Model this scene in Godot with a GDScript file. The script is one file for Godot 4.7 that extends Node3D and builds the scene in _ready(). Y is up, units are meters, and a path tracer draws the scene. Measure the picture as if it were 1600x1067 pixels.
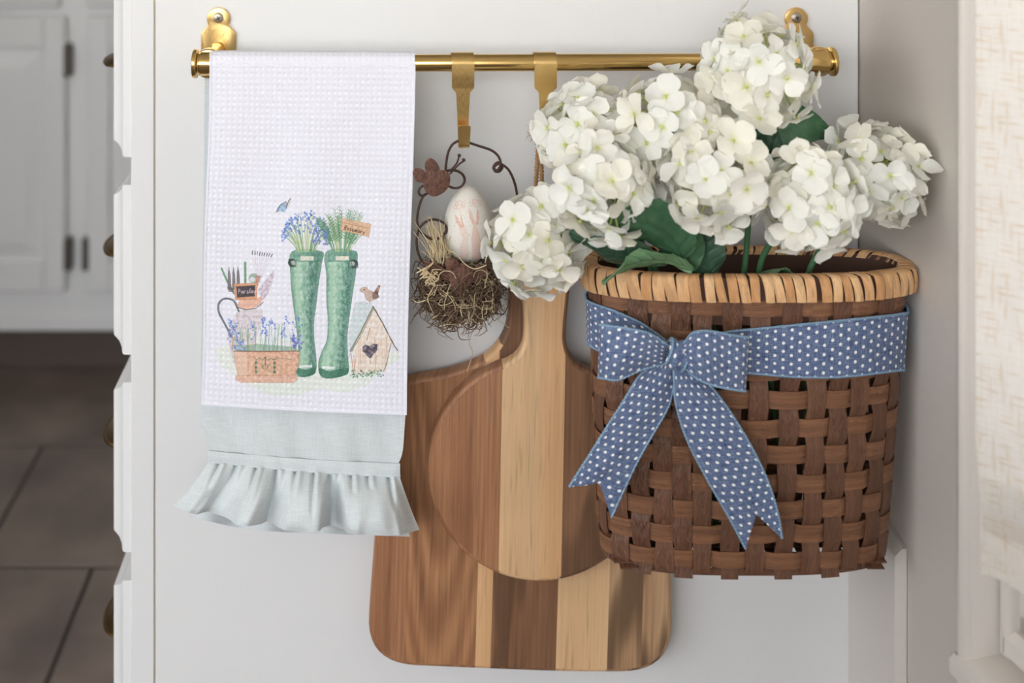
extends Node3D
# A kitchen cabinet's end panel with a brass rail: tea towel, egg nest, boards, and a basket of hydrangeas.

const F := 1920.0      # focal length in pixels of the 1600 x 1067 frame
const D := 1.2         # camera distance from the end panel
const H := 1.08        # camera height
const VX := 620.0      # where the lens axis meets the frame (shifted lens)
const VY := -306.0

var M := {}            # materials
var org := {}          # node -> world origin of its own axes
var rng := RandomNumberGenerator.new()
var used := {}

# ------------------------------------------------------------------ helpers
func at(px: float, py: float, z: float) -> Vector3:
	var k := (D - z) / F
	return Vector3((px - VX) * k, H - (py - VY) * k, z)

func project_x(p: Vector3) -> float:
	return VX + F * p.x / (D - p.z)

class Geo:
	var v := PackedVector3Array()
	var t := PackedVector2Array()
	var i := PackedInt32Array()
	var c := PackedColorArray()

	func quad(a: int, b: int, cc: int, d: int) -> void:  # a, b, cc, d run clockwise as seen from the front
		i.append_array(PackedInt32Array([a, b, cc, a, cc, d]))

	func flat(p: PackedVector3Array) -> void:            # a fan with vertices of its own, clockwise from the front
		var s := v.size()
		for q in p:
			v.append(q)
			t.append(Vector2(q.x + q.z, q.y))
		for k in range(1, p.size() - 1):
			i.append_array(PackedInt32Array([s, s + k, s + k + 1]))

	func grid(nu: int, nv: int, f: Callable, uvf: Callable, flip := false) -> void:
		var s := v.size()
		for b in nv + 1:
			for a in nu + 1:
				var u := float(a) / nu
				var w := float(b) / nv
				v.append(f.call(u, w))
				t.append(uvf.call(u, w))
		for b in nv:
			for a in nu:
				var k := s + b * (nu + 1) + a
				if flip:
					quad(k, k + 1, k + nu + 2, k + nu + 1)
				else:
					quad(k, k + nu + 1, k + nu + 2, k + 1)

	func sheet(nu: int, nv: int, f: Callable, uvf: Callable, thick: float) -> void:
		var g := Geo.new()
		g.grid(nu, nv, f, uvf)
		var n := g.normals()
		var w := nu + 1
		var s := v.size()
		for side in [1.0, -1.0]:
			for k in g.v.size():
				v.append(g.v[k] + n[k] * thick * 0.5 * side)
				t.append(g.t[k])
		var m := g.v.size()
		for b in nv:
			for a in nu:
				var k := s + b * w + a
				quad(k, k + w, k + w + 1, k + 1)
				quad(k + m, k + m + 1, k + m + w + 1, k + m + w)
		var edge := PackedInt32Array()
		for a in nu:
			edge.append(a)
		for b in nv:
			edge.append(b * w + nu)
		for a in nu:
			edge.append(nv * w + nu - a)
		for b in nv:
			edge.append((nv - b) * w)
		for k in edge.size():
			var e0 := edge[k]
			var e1 := edge[(k + 1) % edge.size()]
			var q := v.size()
			for e in [e0, e1]:
				v.append(v[s + e])
				t.append(g.t[e])
				v.append(v[s + m + e])
				t.append(g.t[e])
			quad(q, q + 2, q + 3, q + 1)

	func tube(p: PackedVector3Array, r: Callable, sides := 8, caps := true) -> void:
		var n := p.size()
		if n < 2:
			return
		var side := Vector3.ZERO
		var s := v.size()
		var run := 0.0
		for k in n:
			var d := (p[mini(k + 1, n - 1)] - p[maxi(k - 1, 0)]).normalized()
			if k == 0:
				side = d.cross(Vector3.UP if absf(d.y) < 0.9 else Vector3.RIGHT).normalized()
			else:
				side = (side - d * side.dot(d)).normalized()
				run += p[k].distance_to(p[k - 1])
			var up := side.cross(d)
			var rad: float = r.call(float(k) / (n - 1))
			for a in sides + 1:
				var th := TAU * a / sides
				v.append(p[k] + (side * cos(th) + up * sin(th)) * rad)
				t.append(Vector2(float(a) / sides, run))
		for k in n - 1:
			for a in sides:
				var q := s + k * (sides + 1) + a
				quad(q, q + 1, q + sides + 2, q + sides + 1)
		if caps:
			for e in [0, n - 1]:
				var q := v.size()
				for a in sides:
					v.append(v[s + e * (sides + 1) + a])
					t.append(Vector2(0.5, run))
				for a in range(1, sides - 1):
					if e == 0:
						i.append_array(PackedInt32Array([q, q + a + 1, q + a]))
					else:
						i.append_array(PackedInt32Array([q, q + a, q + a + 1]))

	func lathe(prof: PackedVector2Array, seg: int, tf: Transform3D) -> void:  # prof: radius, height going up
		var s := v.size()
		var n := prof.size()
		for k in n:
			for a in seg + 1:
				var th := TAU * a / seg
				v.append(tf * Vector3(sin(th) * prof[k].x, prof[k].y, cos(th) * prof[k].x))
				t.append(Vector2(float(a) / seg, 1.0 - float(k) / (n - 1)))
		for k in n - 1:
			for a in seg:
				var q := s + k * (seg + 1) + a
				quad(q, q + seg + 1, q + seg + 2, q + 1)

	# outline counterclockwise in the local x-y plane, extruded along local z from z0 to z1, edges rounded by r
	func prism(poly: PackedVector2Array, z0: float, z1: float, r: float, steps: int, tf := Transform3D()) -> void:
		var n := poly.size()
		var nor := Geo.miter(poly)
		var rings := []
		for k in steps + 1:
			var a := PI * 0.5 * k / maxi(steps, 1)
			rings.append([z0 + r * (1.0 - sin(a)), r * (1.0 - cos(a))])
		rings.reverse()
		for k in steps + 1:
			var a := PI * 0.5 * k / maxi(steps, 1)
			rings.append([z1 - r * (1.0 - sin(a)), r * (1.0 - cos(a))])
		if r <= 0.0:
			rings = [[z0, 0.0], [z1, 0.0]]
		for e in n:
			var f := (e + 1) % n
			var s := v.size()
			for q in rings:
				for x in [e, f]:
					var p: Vector2 = poly[x] - nor[x] * q[1]
					v.append(tf * Vector3(p.x, p.y, q[0]))
					t.append(Vector2(p.x, p.y))
			for k in rings.size() - 1:
				var a := s + k * 2
				quad(a, a + 2, a + 3, a + 1)
		for end in [0, 1]:
			var ring: Array = rings[rings.size() - 1 if end else 0]
			var pts := PackedVector2Array()
			for x in n:
				pts.append(poly[x] - nor[x] * ring[1])
			face(pts, ring[0], end == 1, tf)

	func face(pts: PackedVector2Array, z: float, front: bool, tf := Transform3D()) -> void:
		var ids := Geometry2D.triangulate_polygon(pts)
		var s := v.size()
		for p in pts:
			v.append(tf * Vector3(p.x, p.y, z))
			t.append(p)
		for k in range(0, ids.size(), 3):
			var a := ids[k]
			var b := ids[k + 1]
			var cc := ids[k + 2]
			var ccw := (pts[b] - pts[a]).cross(pts[cc] - pts[a]) > 0
			if ccw == front:
				i.append_array(PackedInt32Array([s + a, s + cc, s + b]))
			else:
				i.append_array(PackedInt32Array([s + a, s + b, s + cc]))

	static func miter(poly: PackedVector2Array) -> PackedVector2Array:
		var out := PackedVector2Array()
		var n := poly.size()
		for k in n:
			var d0 := (poly[k] - poly[(k + n - 1) % n]).normalized()
			var d1 := (poly[(k + 1) % n] - poly[k]).normalized()
			var n0 := Vector2(d0.y, -d0.x)
			var n1 := Vector2(d1.y, -d1.x)
			var m := (n0 + n1).normalized()
			out.append(m / maxf(m.dot(n0), 0.35))
		return out

	func box(lo: Vector3, hi: Vector3, r := 0.001, tf := Transform3D()) -> void:
		var p := PackedVector2Array()
		var w := minf(r, minf(hi.x - lo.x, hi.y - lo.y) * 0.45)
		p.append(Vector2(lo.x + w, lo.y))
		p.append(Vector2(hi.x - w, lo.y))
		p.append(Vector2(hi.x, lo.y + w))
		p.append(Vector2(hi.x, hi.y - w))
		p.append(Vector2(hi.x - w, hi.y))
		p.append(Vector2(lo.x + w, hi.y))
		p.append(Vector2(lo.x, hi.y - w))
		p.append(Vector2(lo.x, lo.y + w))
		prism(p, lo.z, hi.z, minf(r, (hi.z - lo.z) * 0.45), 2, tf)

	func ball(at_: Vector3, r: Vector3, seg := 10) -> void:
		var prof := PackedVector2Array()
		for k in seg + 1:
			var a := -PI / 2 + PI * k / seg
			prof.append(Vector2(maxf(cos(a), 0.0001), sin(a)))
		lathe(prof, seg + 4, Transform3D(Basis.from_scale(r), at_))

	func normals() -> PackedVector3Array:
		var n := PackedVector3Array()
		n.resize(v.size())
		for k in range(0, i.size(), 3):
			var a := i[k]
			var b := i[k + 1]
			var cc := i[k + 2]
			var f := (v[cc] - v[a]).cross(v[b] - v[a])
			n[a] += f
			n[b] += f
			n[cc] += f
		for k in n.size():
			n[k] = n[k].normalized() if n[k].length_squared() > 1e-30 else Vector3.UP
		return n

	func mesh(o: Vector3, m: Material, smooth_angle := 0.0) -> ArrayMesh:
		var n := normals()
		if smooth_angle > 0.0:  # average the normals of coinciding vertices that lie within that angle
			var near := {}
			for k in v.size():
				var key := Vector3i((v[k] * 200000.0).round())
				if not near.has(key):
					near[key] = []
				near[key].append(k)
			var cs := cos(deg_to_rad(smooth_angle))
			var soft := n.duplicate()
			for key in near:
				var l: Array = near[key]
				if l.size() > 1:
					for a in l:
						var sum := Vector3.ZERO
						for b in l:
							if n[a].dot(n[b]) > cs:
								sum += n[b]
						soft[a] = sum.normalized()
			n = soft
		var arr := []
		arr.resize(Mesh.ARRAY_MAX)
		var p := v.duplicate()
		for k in p.size():
			p[k] -= o
		arr[Mesh.ARRAY_VERTEX] = p
		arr[Mesh.ARRAY_NORMAL] = n
		arr[Mesh.ARRAY_TEX_UV] = t
		if c.size() == v.size():
			arr[Mesh.ARRAY_COLOR] = c
		arr[Mesh.ARRAY_INDEX] = i
		var am := ArrayMesh.new()
		am.add_surface_from_arrays(Mesh.PRIMITIVE_TRIANGLES, arr)
		am.surface_set_material(0, m)
		return am

func numbered(called: String) -> String:
	var n: int = used.get(called, 0)
	used[called] = n + 1
	return called if n == 0 else "%s_%03d" % [called, n]

func tag(o: Node3D, label: String, category: String, group := "", kind := "") -> Node3D:
	if label:
		o.set_meta("label", label)
	if category:
		o.set_meta("category", category)
	if group:
		o.set_meta("group", group)
	if kind:
		o.set_meta("kind", kind)
	return o

func thing(called: String, label: String, category: String, base: Vector3, group := "") -> Node3D:
	var o := Node3D.new()
	o.name = numbered(called)
	o.position = base
	add_child(o, true)
	org[o] = base
	return tag(o, label, category, group)

func put(called: String, g: Geo, m: Material, parent: Node3D = null, smooth_angle := 0.0) -> MeshInstance3D:
	var o := MeshInstance3D.new()
	var base := Vector3.ZERO
	if parent == null:
		o.name = numbered(called)
	else:
		base = org[parent]
		var k := 0
		o.name = called
		while parent.has_node(NodePath(o.name)):
			k += 1
			o.name = "%s_%03d" % [called, k]
	o.mesh = g.mesh(base, m, smooth_angle)
	(parent if parent else self).add_child(o, true)
	org[o] = base
	return o

func struct(called: String, g: Geo, m: Material, parent: Node3D = null) -> MeshInstance3D:
	var o := put(called, g, m, parent, 30.0)
	if parent == null:
		o.set_meta("kind", "structure")
	return o

func catmull(p: PackedVector3Array, per: int) -> PackedVector3Array:
	var out := PackedVector3Array()
	var n := p.size()
	for k in n - 1:
		for s in per:
			out.append(p[k].cubic_interpolate(p[k + 1], p[maxi(k - 1, 0)], p[mini(k + 2, n - 1)], float(s) / per))
	out.append(p[n - 1])
	return out

func px_path(l: Array, z: float, per := 6) -> PackedVector3Array:  # [[px, py, dz], ...]
	var p := PackedVector3Array()
	for q in l:
		p.append(at(q[0], q[1], z + (q[2] if q.size() > 2 else 0.0)))
	return catmull(p, per)

func loft(sections: Array, u: float, w: float) -> Vector3:  # smooth through sections, each a PackedVector3Array
	var n := sections.size()
	var x := clampf(u, 0.0, 1.0) * (n - 1)
	var k := mini(int(x), n - 2)
	var f := x - k
	return across(sections[k], w).cubic_interpolate(across(sections[k + 1], w), across(sections[maxi(k - 1, 0)], w), across(sections[mini(k + 2, n - 1)], w), f)

func across(s: PackedVector3Array, w: float) -> Vector3:
	var n := s.size()
	var x := clampf(w, 0.0, 1.0) * (n - 1)
	var k := mini(int(x), n - 2)
	return s[k].lerp(s[k + 1], x - k)

func lerp_list(l: Array, x: float) -> Array:  # rows [x, a, b, ...] in rising x: the row at x
	if x <= l[0][0]:
		return l[0]
	for k in l.size() - 1:
		if x <= l[k + 1][0]:
			var f: float = (x - l[k][0]) / (l[k + 1][0] - l[k][0])
			var o := []
			for j in l[k].size():
				o.append(lerpf(l[k][j], l[k + 1][j], f))
			return o
	return l[l.size() - 1]

# ------------------------------------------------------------------ materials
func mat(col: Color, rough := 0.7, metal := 0.0) -> StandardMaterial3D:
	var m := StandardMaterial3D.new()
	m.albedo_color = col
	m.roughness = rough
	m.metallic = metal
	return m

func c8(r: float, g: float, b: float) -> Color:
	return Color(r / 255.0, g / 255.0, b / 255.0)

func noise_map(seed_: int, freq: float, octaves := 4, kind := FastNoiseLite.TYPE_SIMPLEX_SMOOTH) -> FastNoiseLite:
	var n := FastNoiseLite.new()
	n.seed = seed_
	n.frequency = freq
	n.noise_type = kind
	n.fractal_octaves = octaves
	return n

func noise_tex(seed_: int, freq: float, size := 256, normal := false, strength := 4.0, ramp: Gradient = null) -> NoiseTexture2D:
	var t := NoiseTexture2D.new()
	t.width = size
	t.height = size
	t.seamless = true
	t.noise = noise_map(seed_, freq)
	t.as_normal_map = normal
	t.bump_strength = strength
	t.color_ramp = ramp
	return t

func ramp(cols: Array) -> Gradient:
	var g := Gradient.new()
	var o := PackedFloat32Array()
	var c := PackedColorArray()
	for k in cols.size():
		o.append(float(k) / (cols.size() - 1))
		c.append(cols[k])
	g.offsets = o
	g.colors = c
	return g

func streaks(seed_: int, w: int, h: int, sx: float, sy: float) -> PackedByteArray:  # grey noise stretched by (sx, sy), w x h bytes
	var n := noise_map(seed_, 0.11, 3)
	var im := n.get_seamless_image(maxi(8, int(w / sx)), maxi(8, int(h / sy)), false, false, 0.2)
	im.resize(w, h, Image.INTERPOLATE_CUBIC)
	im.convert(Image.FORMAT_L8)
	return im.get_data()

func tex_from(data: PackedByteArray, w: int, h: int) -> ImageTexture:
	return ImageTexture.create_from_image(Image.create_from_data(w, h, false, Image.FORMAT_RGB8, data))

# wood with rings: light and dark tones, cathedral strength, mineral streak
func wood(seed_: int, light: Color, dark: Color, rings: float, warp: float, streak_dark := 0.0) -> ImageTexture:
	var w := 256
	var h := 640
	var fine := streaks(seed_, w, h, 1.0, 30.0)
	var pores := streaks(seed_ + 1, w, h, 1.0, 12.0)
	var broad := streaks(seed_ + 2, w, h, 14.0, 60.0)
	var big := noise_map(seed_ + 3, 1.0, 2)
	var d := PackedByteArray()
	d.resize(w * h * 3)
	var k := 0
	for y in h:
		var fy := float(y) / h
		for x in w:
			var fx := float(x) / w
			var bow := 7.0 * fy + 16.0 * (fx - 0.5) * (fx - 0.5) * (1.0 if warp > 1.0 else 0.0)
			var ring := 0.5 + 0.5 * sin((bow + 0.5 * big.get_noise_2d(fx * 2.0, fy * 2.0)) * TAU) if warp > 1.0 else 0.5 + 0.5 * sin((fx * rings + warp * big.get_noise_2d(fx * 1.6, fy * 1.1)) * TAU)
			var q := k / 3
			var g := 0.40 * (fine[q] / 255.0) + (0.14 + 0.16 * minf(warp, 1.0)) * ring + 0.34 * (broad[q] / 255.0)
			g = clampf((g - 0.44) * 1.25 + 0.5, 0.0, 1.0)
			var cc := dark.lerp(light, g)
			var po := pores[q] / 255.0
			if po < 0.36:
				cc = cc.darkened((0.36 - po) * 0.5)
			if streak_dark > 0.0:
				var b := broad[q] / 255.0
				var sm := smoothstep(0.52, 0.72, b + 0.12 * big.get_noise_2d(fx * 5.0, fy * 2.0))
				cc = cc.lerp(dark.darkened(0.35), sm * streak_dark)
			d[k] = int(clampf(cc.r, 0, 1) * 255)
			d[k + 1] = int(clampf(cc.g, 0, 1) * 255)
			d[k + 2] = int(clampf(cc.b, 0, 1) * 255)
			k += 3
	return tex_from(d, w, h)

# woven cloth: base colour, thread contrast, slubs of another colour
func cloth(seed_: int, base: Color, thread: float, slub: Color, slubs: float, w := 512) -> ImageTexture:
	var across_ := streaks(seed_, w, w, 22.0, 1.0)
	var along := streaks(seed_ + 1, w, w, 1.0, 22.0)
	var rare := streaks(seed_ + 2, w, w, 16.0, 2.0)
	var rare2 := streaks(seed_ + 3, w, w, 2.0, 20.0)
	var d := PackedByteArray()
	d.resize(w * w * 3)
	for q in w * w:
		var g := 1.0 + thread * ((across_[q] + along[q]) / 255.0 - 1.0)
		var cc := Color(base.r * g, base.g * g, base.b * g)
		var s := maxf(smoothstep(0.62, 0.8, rare[q] / 255.0), smoothstep(0.68, 0.84, rare2[q] / 255.0) * 0.7) * slubs
		cc = cc.lerp(slub, s)
		d[q * 3] = int(clampf(cc.r, 0, 1) * 255)
		d[q * 3 + 1] = int(clampf(cc.g, 0, 1) * 255)
		d[q * 3 + 2] = int(clampf(cc.b, 0, 1) * 255)
	return tex_from(d, w, w)

func dots_texture() -> ImageTexture:  # 56 mm x 60 mm of blue chambray with white dots
	var w := 512
	var across_ := streaks(71, w, w, 12.0, 1.0)
	var along := streaks(72, w, w, 1.0, 12.0)
	var d := PackedByteArray()
	d.resize(w * w * 3)
	var blue := c8(86, 102, 137)
	var pale := c8(150, 166, 190)
	var px := 512.0 / 56.0
	var py := 512.0 / 60.0
	for y in w:
		for x in w:
			var q := y * w + x
			var g := (across_[q] + along[q]) / 510.0
			var cc := blue.lerp(pale, clampf((g - 0.42) * 2.2, -0.45, 0.8))
			var mx := x / px
			var my := y / py
			var near := 99.0
			for s in 2:
				var ox := fposmod(mx - 7.0 * s, 14.0) - 7.0
				var oy := fposmod(my - 3.75 * s, 7.5) - 3.75
				near = minf(near, sqrt(ox * ox + oy * oy))
			cc = cc.lerp(c8(246, 246, 243), smoothstep(1.52, 1.24, near))
			d[q * 3] = int(clampf(cc.r, 0, 1) * 255)
			d[q * 3 + 1] = int(clampf(cc.g, 0, 1) * 255)
			d[q * 3 + 2] = int(clampf(cc.b, 0, 1) * 255)
	return tex_from(d, w, w)

# ------------------------------------------------------------------ a small painter for the prints on cloth and egg
class Paint:
	var w: int
	var h: int
	var d := PackedByteArray()
	var noise := FastNoiseLite.new()
	var to: Callable
	var rough := 0.35

	func start(w_: int, h_: int, c: Color, to_: Callable) -> void:
		w = w_
		h = h_
		to = to_
		noise.frequency = 0.045
		noise.fractal_octaves = 3
		d.resize(w * h * 3)
		for k in w * h:
			d[k * 3] = int(c.r * 255)
			d[k * 3 + 1] = int(c.g * 255)
			d[k * 3 + 2] = int(c.b * 255)

	func dab(x: int, y: int, c: Color, a: float) -> void:
		if x < 0 or y < 0 or x >= w or y >= h:
			return
		var k := (y * w + x) * 3
		d[k] = int(lerpf(d[k], c.r * 255, a))
		d[k + 1] = int(lerpf(d[k + 1], c.g * 255, a))
		d[k + 2] = int(lerpf(d[k + 2], c.b * 255, a))

	func fill(pts: Array, c: Color, a := 1.0, c2 := Color(0, 0, 0, 0), dark_edge := true) -> void:
		var p := PackedVector2Array()
		var lo := Vector2(1e9, 1e9)
		var hi := Vector2(-1e9, -1e9)
		for q in pts:
			var s: Vector2 = to.call(Vector2(q[0], q[1]))
			p.append(s)
			lo = lo.min(s)
			hi = hi.max(s)
		var two := c2.a > 0.0
		for y in range(maxi(0, int(lo.y)), mini(h - 1, int(hi.y)) + 1):
			var xs := []
			for k in p.size():
				var s := p[k]
				var e := p[(k + 1) % p.size()]
				if (s.y <= y + 0.5) != (e.y <= y + 0.5):
					xs.append(s.x + (y + 0.5 - s.y) / (e.y - s.y) * (e.x - s.x))
			xs.sort()
			for k in range(0, xs.size() - 1, 2):
				var x0 := int(round(xs[k]))
				var x1 := int(round(xs[k + 1]))
				for x in range(x0, x1):
					var n := noise.get_noise_2d(x, y)
					var cc := c.lerp(c2, clampf(0.5 + n * 1.1, 0, 1)) if two else c
					var aa := a * (1.0 - rough + rough * 2.0 * (0.5 + n * 0.5))
					dab(x, y, cc, clampf(aa, 0, 1))
		if dark_edge:
			var loop := pts.duplicate()
			loop.append(pts[0])
			line(loop, 0.5, c.darkened(0.35), a * 0.5)

	func curvy(pts: Array) -> Array:
		var o := []
		var n := pts.size()
		for k in n:
			var q := []
			for j in [k - 1, k, k + 1, k + 2]:
				q.append(Vector2(pts[(j + n) % n][0], pts[(j + n) % n][1]))
			for s in 5:
				var v: Vector2 = q[1].cubic_interpolate(q[2], q[0], q[3], s / 5.0)
				o.append([v.x, v.y])
		return o

	func round_fill(pts: Array, cols: Array, a: float, speck := 0.0) -> void:  # printed tones run across the shape
		var p := PackedVector2Array()
		var lo := 1e9
		var hi := -1e9
		for q in pts:
			var s: Vector2 = to.call(Vector2(q[0], q[1]))
			p.append(s)
			lo = minf(lo, s.y)
			hi = maxf(hi, s.y)
		for y in range(maxi(0, int(lo)), mini(h - 1, int(hi)) + 1):
			var x0 := 1e9
			var x1 := -1e9
			for k in p.size():
				var s := p[k]
				var e := p[(k + 1) % p.size()]
				if (s.y <= y + 0.5) != (e.y <= y + 0.5):
					var x := s.x + (y + 0.5 - s.y) / (e.y - s.y) * (e.x - s.x)
					x0 = minf(x0, x)
					x1 = maxf(x1, x)
			for x in range(int(round(x0)), int(round(x1))):
				var n := noise.get_noise_2d(x, y * 0.6)
				var f := clampf((x - x0) / maxf(x1 - x0, 1.0) + n * 0.14, 0.0, 0.999) * (cols.size() - 1)
				var k := int(f)
				var cc: Color = cols[k].lerp(cols[k + 1], f - k)
				if speck > 0.0 and noise.get_noise_2d(x * 4.0 + 900.0, y * 4.0) > 0.34:
					cc = cc.lerp(Color(0.86, 0.93, 0.89), speck)
				dab(x, y, cc, clampf(a * (0.86 + n * 0.3), 0, 1))

	func dot(x: float, y: float, r: float, c: Color, a := 1.0) -> void:
		var s: Vector2 = to.call(Vector2(x, y))
		var s1: Vector2 = to.call(Vector2(x + 1, y))
		var rr := r * s1.distance_to(s)
		for yy in range(int(s.y - rr), int(s.y + rr) + 2):
			for xx in range(int(s.x - rr), int(s.x + rr) + 2):
				var q := Vector2(xx + 0.5, yy + 0.5).distance_to(s)
				if q < rr + 0.5:
					dab(xx, yy, c, a * clampf(rr + 0.5 - q, 0, 1))

	func line(pts: Array, width: float, c: Color, a := 1.0) -> void:
		for k in pts.size() - 1:
			var s: Vector2 = to.call(Vector2(pts[k][0], pts[k][1]))
			var e: Vector2 = to.call(Vector2(pts[k + 1][0], pts[k + 1][1]))
			var s1: Vector2 = to.call(Vector2(pts[k][0] + 1, pts[k][1]))
			var sc := s1.distance_to(s)
			var rr := maxf(width * 0.5 * sc, 0.35)
			var lo := s.min(e) - Vector2(rr + 1, rr + 1)
			var hi := s.max(e) + Vector2(rr + 1, rr + 1)
			for y in range(int(lo.y), int(hi.y) + 1):
				for x in range(int(lo.x), int(hi.x) + 1):
					var p := Vector2(x + 0.5, y + 0.5)
					var q := Geometry2D.get_closest_point_to_segment(p, s, e).distance_to(p)
					if q < rr + 0.5:
						dab(x, y, c, a * clampf(rr + 0.5 - q, 0, 1))

	func script(text: String, x: float, y: float, size: float, turn: float, width: float, c: Color, a := 1.0) -> void:
		var cur := 0.0
		for ch in text:
			var g: Array = GLYPH.get(ch, [])
			for st in g:
				var pts := []
				for q in st:
					var l := Vector2(cur + q[0] * size, -q[1] * size).rotated(turn)
					pts.append([x + l.x, y + l.y])
				line(pts, width, c, a)
			cur += size * (0.85 if ch == "m" or ch == "M" else 0.62 if ch != "l" and ch != " " else 0.4)

	const GLYPH := {
		"B": [[[0, 0], [0, 1], [0.35, 0.9], [0.35, 0.6], [0, 0.5], [0.4, 0.4], [0.4, 0.1], [0, 0]]],
		"E": [[[0.42, 0], [0, 0], [0, 1], [0.42, 1]], [[0, 0.5], [0.35, 0.5]]],
		"A": [[[0, 0], [0.22, 1], [0.45, 0]], [[0.1, 0.38], [0.36, 0.38]]],
		"U": [[[0, 1], [0, 0.2], [0.2, 0], [0.4, 0.2], [0.4, 1]]],
		"L": [[[0, 1], [0, 0], [0.4, 0]]],
		"P": [[[0, 0], [0, 1], [0.38, 0.9], [0.38, 0.55], [0, 0.45]]],
		"I": [[[0.2, 0], [0.2, 1]]],
		"N": [[[0, 0], [0, 1], [0.42, 0], [0.42, 1]]],
		"R": [[[0, 0], [0, 1], [0.38, 0.9], [0.38, 0.6], [0, 0.5], [0.45, 0]]],
		"a": [[[0.4, 0.5], [0.15, 0.55], [0.02, 0.25], [0.15, 0], [0.38, 0.2], [0.4, 0.55], [0.42, 0.1], [0.55, 0.1]]],
		"r": [[[0, 0.5], [0.08, 0], [0.1, 0.4], [0.35, 0.55]]],
		"s": [[[0.4, 0.5], [0.1, 0.5], [0.1, 0.32], [0.38, 0.2], [0.3, 0], [0, 0.05]]],
		"l": [[[0, 0.2], [0.25, 1], [0.08, 0.9], [0.1, 0.05], [0.3, 0.1]]],
		"e": [[[0.05, 0.25], [0.38, 0.35], [0.2, 0.55], [0.03, 0.25], [0.2, 0], [0.45, 0.1]]],
		"y": [[[0, 0.5], [0.1, 0.1], [0.38, 0.5], [0.25, -0.35], [0.05, -0.2]]],
		"o": [[[0.2, 0.55], [0.03, 0.28], [0.2, 0], [0.38, 0.28], [0.2, 0.55], [0.5, 0.45]]],
		"m": [[[0, 0], [0.05, 0.5], [0.08, 0.1], [0.25, 0.55], [0.32, 0.1], [0.5, 0.55], [0.58, 0.05], [0.7, 0.1]]],
	}

	func texture() -> ImageTexture:
		return ImageTexture.create_from_image(Image.create_from_data(w, h, false, Image.FORMAT_RGB8, d))

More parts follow.
